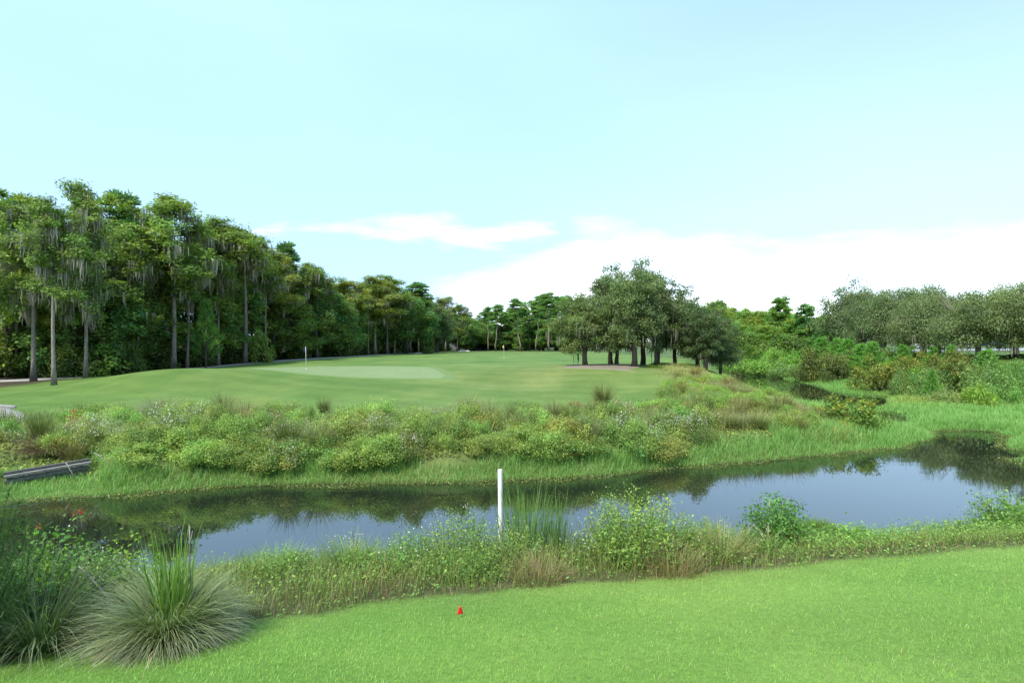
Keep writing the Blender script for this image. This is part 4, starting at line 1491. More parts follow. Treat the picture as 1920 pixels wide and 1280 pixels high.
B(("flower_mound", 0), 1190, 25.5, 790, 100, "low white flecked mound in the middle right of the bank")
B(("flower_mound", 1), 1090, 26.5, 778, 90, "white flecked vine mound left of the low white flecked one")
B(("dark_shrub", 0), 1600, 25.3, 742, 118, "round dark wax myrtle shrub with yellow green top at the tip of the bank", color=(1.4, 1.3, 1.0))
B(("brown_tuft", 0), 1480, 25, 776, 96, "wind swept brown grass clump second left of the round myrtle")
B(("brown_tuft", 0), 1552, 25.8, 756, 72, "pinkish tan grass clump leaning against the round myrtle", color=(1.25, 1.15, 1.1))
B(("brown_tuft", 0), 1405, 24.3, 790, 92, "brown grass clump left of the wind swept one", color=(.9, 1, .9))
B(("brown_tuft", 0), 1300, 22.5, 806, 76, "greyish brown grass clump at the middle of the marsh edge", color=(1, 1, 1.1))
B(("bright_shrub", 0), 1583, 24.2, 778, 30, "yellow leafed small plant at the foot of the round myrtle", color=(1.6, 1.1, .8))
B(("vine_mound", 2), 1535, 27, 748, 50, "light green bush behind the pinkish tan grass", color=(1.1, 1.2, .8))
B(("grey_shrub", 0), 1438, 31, 722, 46, "thin sapling like shrub on the brow of the golden ridge", color=(.9, 1, .7))
B(("vine_mound", 3), 736, 20.8, 790, 140, "bright leafy bush at the marsh edge near the middle left", color=(1.0, 1.15, .8))
B(("dark_shrub", 1), 870, 21.2, 800, 150, "wide dark green thicket left of the reedy plants", color=(1.2, 1.15, 1.1))
B(("dark_shrub", 2), 960, 21.8, 798, 150, "wide dark green thicket directly above the white pole", color=(1.25, 1.15, 1.1))
B(("green_tuft", 0), 1068, 21.6, 826, 72, "broad bladed bright green reedy plant in the marsh edge thicket", color=(1.2, 1.6, 1.0))
B(("bright_shrub", 0), 1170, 22.5, 796, 150, "wide light green mound right of the reedy plant", color=(.9, .85, .9))
B(("dark_shrub", 0), 420, 20.5, 815, 60, "upright dark leafy bush between rust tinted vines", color=(1.2, 1.3, 1.0))
B(("dark_shrub", 2), 210, 19.8, 800, 130, "dark leafy thicket right above the wooden bulkhead", color=(.95, .95, .95))
B(("brown_tuft", 0), 90, 18.2, 812, 120, "dry grey brown grass hanging over the wooden bulkhead")
B(("tan_tuft", 1), 140, 17.9, 826, 50, "pale drooping grass tuft above the right end of the bulkhead", color=(1.2, 1.2, 1.2))
B(("green_tuft", 0), 50, 18.6, 826, 80, "dark green grass clump at the left end above the bulkhead", color=(.9, 1.0, .7))
B(("brown_mound", 0), 290, 20.5, 838, 150, "rust tinted vine mound in the left part of the bank", color=(.72, 1.15, .70))
B(("brown_mound", 0), 590, 21, 826, 120, "second rust tinted vine mound further right", color=(.70, 1.25, .70))
for key, px, D, top, w, lab, c in [
        (("vine_mound", 0), 1300, 36, 712, 50, "green vine patch on the left shoulder of the golden ridge", (1, 1.05, .9)),
        (("vine_mound", 2), 1342, 33, 736, 80, "light green vine patch in the middle of the golden ridge", (1.1, 1.15, .9)),
        (("vine_mound", 1), 1290, 30, 752, 90, "broad vine patch below the hump at the left of the ridge", (1.15, 1.15, .9)),
        (("olive_mound", 0), 1375, 29.5, 758, 80, "olive patch of vines under the brow of the ridge", (1, 1.05, .9)),
        (("vine_mound", 3), 1330, 27.5, 776, 90, "green vine patch above the brown grass clumps", (1, 1.1, .9)),
        (("flower_mound", 0), 1300, 26, 790, 90, "white flecked patch left of the brown grass clumps", (1, 1, .95)),
        (("olive_mound", 1), 1450, 27.8, 764, 70, "yellowish vine patch between the brown and the pinkish grass clumps", (1.15, 1.15, .8)),
        (("tan_tuft", 0), 1405, 31, 728, 60, "straw tuft on the brow of the golden ridge", (1.3, 1.2, 1.2)),
        (("pale_tuft", 0), 1330, 40, 702, 50, "pale feathery tuft on the crest of the golden ridge", (1.2, 1.15, 1.1)),
        (("pale_tuft", 0), 1500, 27, 760, 70, "pale feathery tuft behind the pinkish tan grass", (1.2, 1.15, 1.1)),
        (("tan_tuft", 1), 1240, 28.5, 760, 60, "straw tuft among the vine mounds left of the ridge", (1.2, 1.15, 1.0))]:
    B(key, px, D, top, w, lab, color=c)
mr = np.random.default_rng(33)
BMARK = [(60, "the bulkhead"), (140, "the red spikes"), (220, "the dark thicket"), (302, "the fountain grass"), (408, "the tall olive mound"), (466, "the small yellowish shrub"), (550, "the dome shrub"),
         (608, "the spiky grass"), (660, "the reddish grass"), (736, "the bright bush"), (832, "the largest flowering shrub"), (893, "the yellow shrub"), (940, "the white pole"), (985, "the olive shrub"),
         (1078, "the dead clump"), (1130, "the tall olive grass"), (1190, "the low flecked mound"), (1257, "the vine hump"), (1300, "the greyish grass")]
LBL_M = ["tangled green vine mound among the plants of the far bank", "olive tangled mound among the plants of the far bank", "white flecked low mound among the plants of the far bank"]
for i in range(205):
    px = mr.uniform(-90, 1330)
    De = 18.5 if px > 1200 else float(np.interp(px, [-90, 60, 330, 900, 1200], [14.6, 14.9, 16.0, 16.8, 17.6]))
    D = De + 1.1 + mr.uniform() ** 1.3 * (25.3 + max(0, (px - 900) / 130) - De - 1.1)
    x = XD(px, D)
    if water_sd(np.array([x]), np.array([D]))[0] < .75 or (px < 95 and D > 19.5) or (px < 190 and D < 18.0):
        continue
    wv = mr.uniform(.55, 1.3)
    hv = mr.uniform(.65, 1.42) * (.6 if D > 24.0 + max(0, (px - 900) / 130) else 1.0) * (.8 if D < De + 2 else 1.0)
    q = mr.uniform()
    key, lab = (("vine_mound", int(mr.integers(0, 4))), LBL_M[0]) if q < .6 else (("olive_mound", int(mr.integers(0, 2))), LBL_M[1]) if q < .82 else (("flower_mound", int(mr.integers(0, 2))), LBL_M[2])
    c = mr.uniform(.85, 1.25)
    yv = mr.uniform(-.12, .22)
    de = water_sd(np.array([x]), np.array([D]))[0]
    rowm = "by the water" if de < 3 else "mid bank" if de < 6.5 else "by the fairway"
    kd = {"v": "green vine mound", "o": "olive mound", "f": "white flecked mound"}[key[0][0]]
    lab = single(px, BMARK, ("broad " if wv > .9 else "small ") + kd + " " + rowm + ", {}", lab).replace("straight behind", "level with")
    put(key, {"v": "vine_mound", "o": "olive_shrub", "f": "flowering_shrub"}[key[0][0]], lab, "bush", x, D, wv, hv, {"v": "vine mounds", "o": "olive mounds", "f": "white flecked mounds"}[key[0][0]] + " of the far bank",
        color=(c * (1 + yv), c, c * .95))

GMARK = [(1257, "the vine hump"), (1342, "the light green vine patch"), (1405, "the straw tuft on the brow"), (1438, "the thin sapling"), (1480, "the wind swept brown grass"), (1552, "the pinkish tan grass"), (1600, "the round myrtle")]
for i in range(95):
    D = mr.uniform(20.5, 41)
    x0_ = float(np.interp(D, [20, 26, 31, 38, 45], [6.5, 8.0, 9.3, 11.0, 12.5]))
    x1_ = float(np.interp(D, [20, 26, 31, 38, 45], [11.5, 14.2, 14.3, 14.6, 15]))
    x = x0_ + (x1_ - x0_) * mr.uniform() ** (1.0 if D < 31 else 1.6)
    if water_sd(np.array([x]), np.array([D]))[0] < 1.6:
        continue
    px = x / D * F + 960
    key = [("vine_mound", 0), ("vine_mound", 2), ("olive_mound", 0), ("flower_mound", 1), ("vine_mound", 3), ("olive_mound", 1), ("tan_tuft", 0), ("pale_tuft", 0)][int(mr.integers(0, 8))]
    kd = {"vine_mound": "green vine mound", "olive_mound": "olive mound", "flower_mound": "white flecked mound", "tan_tuft": "straw grass tuft", "pale_tuft": "pale grass tuft"}[key[0]]
    rowm = "low on the ridge" if D < 27 else "halfway up the ridge" if D < 34 else "high on the ridge"
    tuft = key[0].endswith("tuft")
    put(key, "grass_clump" if tuft else {"v": "vine_mound", "o": "olive_shrub", "f": "flowering_shrub"}[key[0][0]],
        single(px, GMARK, kd + " " + rowm + ", {}", kd + " among the plants on the ridge").replace("straight behind", "level with"), "grass clump" if tuft else "bush", x, D,
        mr.uniform(.8, 1.2) if tuft else mr.uniform(.5, 1.25), mr.uniform(.75, 1.1) if tuft else mr.uniform(.5, 1.0) * (.8 if D > 33 else 1), "plants covering the ridge",
        color=(mr.uniform(1.0, 1.3), mr.uniform(1.05, 1.25), .9))
for i in range(38):
    px = mr.uniform(-60, 1330)
    De = float(np.interp(px, [-90, 60, 330, 900, 1200, 1330], [14.6, 14.9, 16.0, 16.8, 17.6, 18.8]))
    D = De + 1.5 + mr.uniform() * (25.5 - De - 1.5)
    if (px < 190 and D < 18.2) or (px < 90 and D > 20.5):
        continue
    x = XD(px, D)
    key = [("tan_tuft", 0), ("tan_tuft", 1), ("pale_tuft", 0), ("green_tuft", 0), ("green_tuft", 0)][int(mr.integers(0, 5))]
    kd = {"tan_tuft": "straw coloured grass tuft", "pale_tuft": "pale feathery grass tuft", "green_tuft": "dark green grass tuft"}[key[0]]
    rowm = "by the water" if D - De < 3 else "mid bank" if D - De < 6.5 else "by the fairway"
    c = mr.uniform(.9, 1.3)
    put(key, "grass_clump", single(px, BMARK, kd + " " + rowm + ", {}", kd + " among the mounds of the far bank").replace("straight behind", "level with"), "grass clump", x, D, mr.uniform(.8, 1.3), mr.uniform(.9, 1.35),
        "grass tufts of the far bank", color=(c, c * 1.1, c))


# ------------------------------------------------------------------ grasses and ground cover nobody could count
def scatter(r, n, xr_, yr_, keep):
    P = np.stack([r.uniform(*xr_, n), r.uniform(*yr_, n)], 1)
    k = keep(P)
    return P[k]


def patch_noise(x, y, s, seed=0):
    return .5 + .25 * (np.sin(x * s + seed) * np.cos(y * s * 1.3 + seed * 2) + np.sin(x * s * 2.3 - y * s * 1.7 + seed) * np.cos(y * s * 2.9 + x * s * .7))


gr = np.random.default_rng(44)
# soft bright grass along the far water edge and over the marsh
mb = MB()
FARL = np.array([PXZ(*p) for p in FAR_EDGE])
P = scatter(gr, 420000, (-27, 24), (13.0, 30), lambda P: np.ones(len(P), bool))
d = water_sd(P[:, 0], P[:, 1])
inner = np.where(P[:, 0] > 10, 3.2, 1.0 + .3 * np.sin(P[:, 0] * .9) + 1.6 * (P[:, 0] / P[:, 1] * F + 960 < 200))
k = (d > -.05) & (d < inner) & (P[:, 1] > 13.2) & ~((P[:, 0] > 16) & (P[:, 1] < 19.5))
k &= gr.uniform(0, 1, len(P)) < np.clip(1.1 - .5 * smooth(inner * .6, inner, d), 0, 1)
P, d = P[k], d[k]
z = G(P[:, 0], P[:, 1], d)
bh = (pxm := P[:, 0] / P[:, 1] * F + 960, (pxm > -20) & (pxm < 185) & (P[:, 1] < 17.5))[1]
h = (.15 + .22 * smooth(0, .8, d)) * np.where(bh, .38, 1.0) * np.exp(gr.normal(0, .25, len(P))) * (.75 + .6 * patch_noise(P[:, 0], P[:, 1], 2.1))
t = tints(gr, len(P), (.165, .325, .070), .2, .08)
t2 = tints(gr, len(P), (.235, .43, .11), .2, .10)
blades(mb, gr, np.stack([P[:, 0], P[:, 1], z], 1), h, .013, gr.uniform(.2, .9, len(P)), t, t2, 2)
tag(mb.build("marsh_grass", M_GRASS), "soft bright green marsh grass along the far water edge", "grass", kind="stuff")

mb = MB()
P = scatter(gr, 420000, (14, 52), (19.5, 76), lambda P: np.ones(len(P), bool))
pxs = P[:, 0] / P[:, 1] * F + 960
d = water_sd(P[:, 0], P[:, 1])
k = (d > -.05) & (pxs < 2080) & (P[:, 0] > 16.5 + .0 * P[:, 1]) & (P[:, 1] < 74) & (P[:, 1] > 20.5 - .0)
ridge_end = np.interp(P[:, 1], [20, 26, 31, 38, 45, 75], [14, 14.6, 14.9, 15.4, 16.2, 27])
k &= P[:, 0] > ridge_end
k &= (pxs > 1395) & (P[:, 1] < np.interp(pxs, [1390, 1500, 1560, 1640, 1760, 1850, 1930, 2080], [73, 66, 62, 52, 44, 40, 38, 36]))
P, d = P[k], d[k]
z = G(P[:, 0], P[:, 1], d)
yel = smooth(33, 40, P[:, 1]) * smooth(1610, 1720, P[:, 0] / P[:, 1] * F + 960) * (.5 + .5 * patch_noise(P[:, 0], P[:, 1], .5))
h = (.12 + .17 * smooth(0, 1.0, d)) * np.exp(gr.normal(0, .25, len(P))) * (.5 + 1.0 * patch_noise(P[:, 0], P[:, 1], .9))
b0 = np.array((.165, .320, .072))[None] * (1 - yel[:, None]) + np.array((.25, .30, .060))[None] * yel[:, None]
vv = np.exp(gr.normal(0, .2, len(P)))[:, None]
blades(mb, gr, np.stack([P[:, 0], P[:, 1], z], 1), h, .024, gr.uniform(.2, .9, len(P)), b0 * vv, b0 * vv * np.array([1.45, 1.4, 1.6]), 1)
tag(mb.build("marsh_meadow", M_GRASS), "wide bright green marsh meadow right of the channel", "grass", kind="stuff")

# golden grass on the ridge
mb = MB()
P = scatter(gr, 110000, (7.5, 20.5), (22, 52), lambda P: np.ones(len(P), bool))
d = water_sd(P[:, 0], P[:, 1])
lx = np.interp(P[:, 1], [22, 28, 34, 40, 46, 52], [10.5, 9.5, 10.0, 11.5, 12.8, 14.0])
rx = np.interp(P[:, 1], [22, 26, 31, 38, 45, 52], [14.0, 14.9, 15.1, 15.6, 16.4, 17.5])
k = (d > .6) & (P[:, 0] > lx + gr.normal(0, .5, len(P))) & (P[:, 0] < rx)
P, d = P[k], d[k]
z = G(P[:, 0], P[:, 1], d)
g_ = patch_noise(P[:, 0], P[:, 1], .8, 2.0)[:, None]
b0 = np.array((.20, .25, .058))[None] * (1 - g_) + np.array((.31, .31, .115))[None] * g_
vv = np.exp(gr.normal(0, .2, len(P)))[:, None]
blades(mb, gr, np.stack([P[:, 0], P[:, 1], z], 1), gr.uniform(.14, .42, len(P)) * (.5 + patch_noise(P[:, 0], P[:, 1], 1.6, 3.0)), .018, gr.uniform(.2, 1.0, len(P)), b0 * vv, b0 * vv * np.array([1.7, 1.5, 1.8]), 1)
tag(mb.build("golden_grass", M_GRASS), "golden straw coloured grass on the ridge beside the channel", "grass", kind="stuff")

# creeping leaves that fill the far bank between the bushes
mb = MB()
P = scatter(gr, 110000, (-30, 15), (14.5, 31), lambda P: np.ones(len(P), bool))
d = water_sd(P[:, 0], P[:, 1])
up_lim = np.interp(P[:, 0], [-30, -26, -23, -20, -10, 0, 6, 10, 14], [22, 22.5, 24, 26.3, 26.8, 27.3, 29.5, 31, 31])
pxm = P[:, 0] / P[:, 1] * F + 960
k = (d > .9) & ~((pxm > -10) & (pxm < 180) & (P[:, 1] < 17.0) & (G(P[:, 0], P[:, 1], d) < .36)) & (P[:, 1] < up_lim + gr.normal(0, .35, len(P)))
P, d = P[k], d[k]
z = G(P[:, 0], P[:, 1], d)
lift = .26 * patch_noise(P[:, 0], P[:, 1], 1.4, 1.0) * gr.uniform(.3, 1, len(P))
c0 = np.array((.130, .185, .045))[None] + patch_noise(P[:, 0], P[:, 1], .6, 5.0)[:, None] * np.array((.05, .0, .004))[None]
t = c0 * np.exp(gr.normal(0, .28, len(P)))[:, None]
leaf_quads(mb, gr, np.stack([P[:, 0], P[:, 1], z + lift], 1), unit(gr.normal(0, .6, (len(P), 3)) + np.array([0, -.2, 1.])), gr.uniform(.06, .13, len(P)), .6, t)
tag(mb.build("vine_cover", M_LEAF), "creeping green vines covering the ground of the far bank", "ground cover", kind="stuff")
# long thin grass stalks poking out of the far bank tangle
mb = MB()
P = scatter(gr, 14000, (-27, 14), (18, 31), lambda P: np.ones(len(P), bool))
d = water_sd(P[:, 0], P[:, 1])
up_lim = np.interp(P[:, 0], [-27, -20, -10, 0, 6, 10, 14], [24.5, 26.3, 26.5, 27, 29, 31, 31])
k = (d > 1.6) & (P[:, 1] < up_lim) & (patch_noise(P[:, 0], P[:, 1], .7, 9.0) > .45)
P, d = P[k], d[k]
z = G(P[:, 0], P[:, 1], d)
blades(mb, gr, np.stack([P[:, 0], P[:, 1], z], 1), gr.uniform(.5, 1.05, len(P)), .016, gr.uniform(.1, .7, len(P)), tints(gr, len(P), (.14, .19, .045), .2, .12), tints(gr, len(P), (.25, .24, .10), .2, .12), 3)
tag(mb.build("bank_stalks", M_GRASS), "thin grass stalks among the far bank bushes", "grass", kind="stuff")

# floating leaves at the far water line
mb = MB()
P = scatter(gr, 200000, (-18, 23), (13.5, 27), lambda P: np.ones(len(P), bool))
d = water_sd(P[:, 0], P[:, 1])
lim = .14 + .85 * np.clip(patch_noise(P[:, 0], P[:, 1] * .3, 1.1, 4.0) - .25, 0, 1)
k = (d < .3) & (d > -lim) & (P[:, 1] > 14)
P = P[k]
t = tints(gr, len(P), (.120, .140, .044), .35, .16)
leaf_quads(mb, gr, np.stack([P[:, 0], P[:, 1], gr.uniform(.01, .075, len(P))], 1), unit(gr.normal(0, .35, (len(P), 3)) + np.array([0, 0, 1.])), gr.uniform(.03, .065, len(P)), .8, t)
tag(mb.build("floating_plants", M_LEAF), "floating yellow brown pennywort leaves fringing the far water line", "water plants", kind="stuff")

# short rough blades on the front slope of the fairway so that its edge is not a line
mb = MB()
P = scatter(gr, 60000, (-30, 12), (24, 33), lambda P: np.ones(len(P), bool))
up_lim = np.interp(P[:, 0], [-30, -20, -10, 0, 6, 10, 12], [24.5, 26.3, 26.5, 27, 29, 31, 31])
k = (P[:, 1] > up_lim - .8) & (gr.uniform(0, 1, len(P)) < np.exp(-(P[:, 1] - up_lim) * .9))
P = P[k]
z = G(P[:, 0], P[:, 1])
blades(mb, gr, np.stack([P[:, 0], P[:, 1], z], 1), gr.uniform(.05, .28, len(P)), .02, gr.uniform(.1, .6, len(P)), tints(gr, len(P), (.12, .20, .045), .2, .1), tints(gr, len(P), (.17, .24, .07), .2, .1), 2)
tag(mb.build("rough_grass", M_GRASS), "unmown grass fringe between the bank bushes and the fairway", "grass", kind="stuff")

# the lawn in the foreground
mb = MB()
P = scatter(gr, 660000, (-10.5, 11.5), (2.9, 11), lambda P: (np.abs(P[:, 0]) < P[:, 1] * 1.06 + .6))
le = lawn_edge_y(P[:, 0])
k = (P[:, 1] < le + gr.normal(0, .05, len(P)))
k &= gr.uniform(0, 1, len(P)) < np.clip(1.25 - .075 * P[:, 1], .3, 1)
P = P[k]
z = G(P[:, 0], P[:, 1])
pn = (patch_noise(P[:, 0], P[:, 1], 1.1, 3.0) * .5 + patch_noise(P[:, 0], P[:, 1], 3.7, 1.0) * .5)[:, None]
edge = smooth(.9, .0, lawn_edge_y(P[:, 0]) - P[:, 1])[:, None]
b0 = np.array((.165, .335, .055))[None] * (1 - pn) + np.array((.245, .41, .080))[None] * pn
b0 = b0 * (1 - .55 * edge) + np.array((.29, .34, .10))[None] * .55 * edge
vv = 1.12 * np.exp(gr.normal(0, .20, len(P)))[:, None] * (.80 + .40 * patch_noise(P[:, 0], P[:, 1], .55, 2.0))[:, None]
straw = (gr.uniform(0, 1, len(P)) < .03)[:, None]
b0 = np.where(straw, np.array((.45, .40, .2))[None], b0)
blades(mb, gr, np.stack([P[:, 0], P[:, 1], z - .005], 1), gr.uniform(.014, .038, len(P)) * (.75 + .5 * pn[:, 0]), gr.uniform(.0026, .0042, len(P)), gr.uniform(.1, 1.1, len(P)), b0 * vv * .88, b0 * vv * np.array([1.18, 1.12, 1.2]), 2)
tag(mb.build("lawn_grass", M_GRASS), "thick bright green mown lawn grass in the foreground", "grass", kind="stuff")
print("lawn blades", len(P))

# near bank: taller grass between lawn and water
mb = MB()
P = scatter(gr, 120000, (-8, 16), (4.5, 15), lambda P: (np.abs(P[:, 0]) < P[:, 1] * 1.08 + .4))
le = lawn_edge_y(P[:, 0])
d = water_sd(P[:, 0], P[:, 1])
k = (P[:, 1] > le - .06 + gr.normal(0, .05, len(P))) & (d > -.12) & (P[:, 1] < 14.8) & (d < 8)
P, d, le = P[k], d[k], le[k]
pxs = P[:, 0] / P[:, 1] * F + 960
z = G(P[:, 0], P[:, 1], d)
wet = smooth(2.0, .4, d)[:, None]
b0 = np.array((.150, .200, .045))[None] * (1 - wet) + np.array((.120, .235, .042))[None] * wet
dry = (gr.uniform(0, 1, len(P)) < .22 * smooth(1.2, .2, P[:, 1] - le) * np.where(pxs > 640, 1, .6))[:, None]
b0 = np.where(dry, np.array((.25, .17, .085))[None], b0)
vv = np.exp(gr.normal(0, .22, len(P)))[:, None]
hb = gr.uniform(.08, .38, len(P)) * (.35 + 1.2 * patch_noise(P[:, 0], P[:, 1], 2.3, 6.0)) * smooth(-.2, .35, P[:, 1] - le)
hb *= np.interp(pxs, [0, 380, 640, 800, 1050, 1300, 1420, 1600, 1900], [.8, .8, 1.0, 1.3, 1.35, 1.35, 1.1, .7, .7])
blades(mb, gr, np.stack([P[:, 0], P[:, 1], z], 1), hb + .03, gr.uniform(.004, .009, len(P)), gr.uniform(.15, 1.0, len(P)), b0 * vv, b0 * vv * np.array([1.35, 1.3, 1.4]), 2)
tag(mb.build("bank_grass", M_GRASS), "tall mixed green and straw grass on the near bank", "grass", kind="stuff")
# near bank: small leafy weeds
mb = MB()
P = scatter(gr, 170000, (-7, 16), (4.5, 15), lambda P: (np.abs(P[:, 0]) < P[:, 1] * 1.08 + .4))
le = lawn_edge_y(P[:, 0])
d = water_sd(P[:, 0], P[:, 1])
pxs = P[:, 0] / P[:, 1] * F + 960
dens = np.interp(pxs, [0, 400, 560, 640, 1000, 1350, 1500, 1900], [.6, .2, .4, .45, .4, .45, .9, .9]) * (.4 + 1.2 * patch_noise(P[:, 0], P[:, 1], 2.7, 3.0))
k = (P[:, 1] > le + .08) & (d > .05) & (P[:, 1] < 14.5) & (gr.uniform(0, 1, len(P)) < dens)
P, d, le, pxs = P[k], d[k], le[k], pxs[k]
z = G(P[:, 0], P[:, 1], d) + gr.uniform(.02, .30, len(P)) * (.4 + patch_noise(P[:, 0], P[:, 1], 1.9, 8.0)) * smooth(0, .5, P[:, 1] - le)
t = tints(gr, len(P), (.135, .225, .048), .25, .14)
z = z + .10 * smooth(.55, .8, patch_noise(P[:, 0], P[:, 1], 1.1, 2.0))
leaf_quads(mb, gr, np.stack([P[:, 0], P[:, 1], z], 1), unit(gr.normal(0, .55, (len(P), 3)) + np.array([0, -.1, 1.])), gr.uniform(.018, .055, len(P)), .55, t)
tag(mb.build("bank_weeds", M_LEAF), "small leafy weeds carpeting the near bank", "ground cover", kind="stuff")


# ------------------------------------------------------------------ near bank plants
def weed_bush(seed, n_stems, H, spread, leaf, base, flowers=0, fcol=(.62, .62, .55), fsize=.022, stem_col=(.17, .20, .08), droop=.25, leaf_from=.15, per=26, aspect=.5, stem_r=.004):
    r = np.random.default_rng(seed)
    st, lf, fl = MB(), MB(), MB()
    for i in range(n_stems):
        a = r.uniform(0, 6.283)
        q = spread * math.sqrt(r.uniform(0, 1))
        h = H * r.uniform(.55, 1.0) * (1 - .45 * (q / spread) ** 2)
        b0 = np.array([math.cos(a) * q * .55, math.sin(a) * q * .55, -.03])
        e = np.array([math.cos(a) * q * (1 + droop * .3) + r.normal(0, .05), math.sin(a) * q * (1 + droop * .3) + r.normal(0, .05), h])
        p = path3(r, b0, e, 6, 0, .025)
        p[:, 2] = np.linspace(b0[2], h, 6) ** 1.0
        tube(st, p, np.linspace(stem_r, stem_r * .4, 6), 4, stem_col, cap=False)
        n = int(per * h / H)
        t = leaf_from + (1 - leaf_from) * r.uniform(0, 1, n) ** .85
        i0 = np.minimum(4, (t * 5).astype(int))
        fr_ = (t * 5 - i0)[:, None]
        P = p[i0] * (1 - fr_) + p[i0 + 1] * fr_
        P = P + r.normal(0, leaf * .8, (n, 3))
        cl = tints(r, 1, base, .15, .14)
        leaf_quads(lf, r, P, unit(r.normal(0, .6, (n, 3)) + np.array([0, 0, .8])), leaf * r.uniform(.6, 1.4, n) * (1.15 - .5 * t), aspect, cl * np.exp(r.normal(0, .22, n))[:, None])
        if flowers and r.uniform() < .75:
            m = flowers
            P = p[-1] + r.normal(0, 1, (m, 3)) * np.array([.06, .06, .03])
            P = np.concatenate([P, p[-2] * .5 + p[-1] * .5 + r.normal(0, .05, (m // 3, 3))])
            leaf_quads(fl, r, P, unit(r.normal(0, .5, (len(P), 3)) + np.array([0, 0, 1.])), fsize * r.uniform(.6, 1.3, len(P)), .95, tints(r, len(P), fcol, .15, .03))
    return st, lf, (fl if flowers else None)


def near_plant(name, label, cat, px, D, maker, mats=(M_GRASS, M_LEAF, M_PETAL), parts=("stems", "foliage", "flowers"), group=None, sink=.03, rz=0):
    x = XD(px, D)
    root = empty(name, (x, D, G(x, D) - sink), label, cat, group, rz)
    for p, b, m in zip(parts, maker, mats):
        if b is not None and b.n:
            b.build(p, m, root)["kind"] = "stuff"
    return root


near_plant("flowering_weed_bush", "tall weed bush tipped with small whitish flowers left of the white pole", "bush", 865, 8.05, weed_bush(801, 95, .98, .55, .048, (.13, .215, .048), 3, (.5, .5, .44), fsize=.015, per=60))
near_plant("flowering_weed_bush", "whitish flowered weed bush right at the foot of the white pole", "bush", 955, 7.9, weed_bush(802, 70, .74, .46, .046, (.13, .205, .048), 3, (.5, .5, .44), fsize=.015, per=56))
near_plant("leafy_weed_bush", "low leafy green weed bush left of the tall flowering one", "bush", 775, 7.9, weed_bush(803, 80, .66, .46, .044, (.125, .22, .06), 1, per=64))
near_plant("leafy_weed_bush", "sparse pale weed with a tall flowering tip on the left bank", "weed", 655, 8.4, weed_bush(804, 26, .88, .22, .040, (.11, .165, .05), 5, per=30))
near_plant("leafy_weed_bush", "dense leafy weeds between the flag and the brown twigs", "bush", 690, 7.7, weed_bush(805, 60, .50, .42, .04, (.135, .21, .05), 0, per=60))
near_plant("white_aster_patch", "patch of small white flowers above the brown twig pile", "flowers", 590, 8.2, weed_bush(806, 55, .42, .45, .038, (.10, .16, .04), 5, (.6, .58, .5), .016, per=40))
near_plant("feathery_bush", "large airy light green bush right of the cattails", "bush", 1195, 7.9, weed_bush(807, 170, 1.15, .72, .052, (.15, .225, .05), 1, (.3, .3, .16), per=90, droop=.5, stem_col=(.2, .18, .11)))
near_plant("feathery_bush", "airy light green bush between the large one and the dark bush", "bush", 1290, 8.0, weed_bush(808, 90, .62, .5, .048, (.145, .22, .05), 2, (.35, .35, .2), per=64, droop=.5))
near_plant("leafy_weed_bush", "grassy green weeds between the cattails and the airy bush", "bush", 1085, 8.1, weed_bush(809, 46, .68, .34, .04, (.09, .14, .035), 2, per=34))
near_plant("dark_leafy_bush", "rounded dark green leafy bush by the grass islet", "bush", 1450, 8.9, make_shrub(811, .62, .98, (.075, .16, .032), .055, nC=52, per=75, aspect=.5, open_=.3))
near_plant("thin_twiggy_bush", "thin reddish tipped sprigs rising from the dark leafy bush", "bush", 1465, 9.0, weed_bush(812, 26, 1.12, .42, .03, (.12, .14, .045), 0, per=30, droop=.4, stem_col=(.22, .15, .10)))
near_plant("leafy_weed_bush", "trailing leafy plant spreading right of the dark leafy bush", "bush", 1540, 9.4, weed_bush(813, 70, .42, .62, .045, (.085, .155, .035), 0, per=40))
near_plant("broad_leaf_bush", "bright broad leaved bush at the right edge of the near bank", "bush", 1893, 12.2, weed_bush(814, 110, 1.05, .75, .085, (.115, .20, .042), 1, per=30, aspect=.55))
near_plant("broad_leaf_bush", "low broad leaved weeds left of the bright bush on the right", "bush", 1835, 11.2, weed_bush(815, 90, .55, .75, .07, (.11, .19, .045), 1, per=26))
near_plant("twig_pile", "tangle of dead brown twigs at the edge of the lawn", "twigs", 600, 7.35, (make_tuft(820, 170, .38, (.5, 1.5), (.2, .8), .007, .30, (.12, .09, .06), (.2, .16, .11), 4, .3, (.22, .17, .12)),), (M_GRASS,), ("twigs",))

near_plant("grass_clump", "loose bright grass clump on the near bank right of the white asters", "grass clump", 655, 7.9, (make_tuft(901, 420, .62, (.02, .6), (.2, 1.1), .0075, .20, (.14, .24, .05), (.24, .34, .10), 5, .1, (.36, .28, .16)),), (M_GRASS,), ("blades",))
near_plant("grass_clump", "loose bright grass clump at the waterline left of the pale reed blades", "grass clump", 520, 8.9, (make_tuft(902, 460, .55, (.02, .7), (.2, 1.1), .0075, .30, (.13, .25, .05), (.22, .36, .10), 5, .05, (.36, .28, .16)),), (M_GRASS,), ("blades",))
near_plant("grass_clump", "straw tipped grass clump left of the dark leafy bush", "grass clump", 1355, 7.9, (make_tuft(903, 420, .60, (.02, .5), (.1, .9), .0075, .24, (.16, .21, .06), (.36, .32, .15), 5, .3, (.40, .28, .15)),), (M_GRASS,), ("blades",))
near_plant("grass_clump", "reddish straw grass at the lawn edge below the airy bushes", "grass clump", 1265, 7.15, (make_tuft(904, 420, .42, (.02, .6), (.1, 1.0), .0065, .32, (.22, .17, .07), (.38, .29, .15), 5, .3, (.42, .28, .15)),), (M_GRASS,), ("blades",))
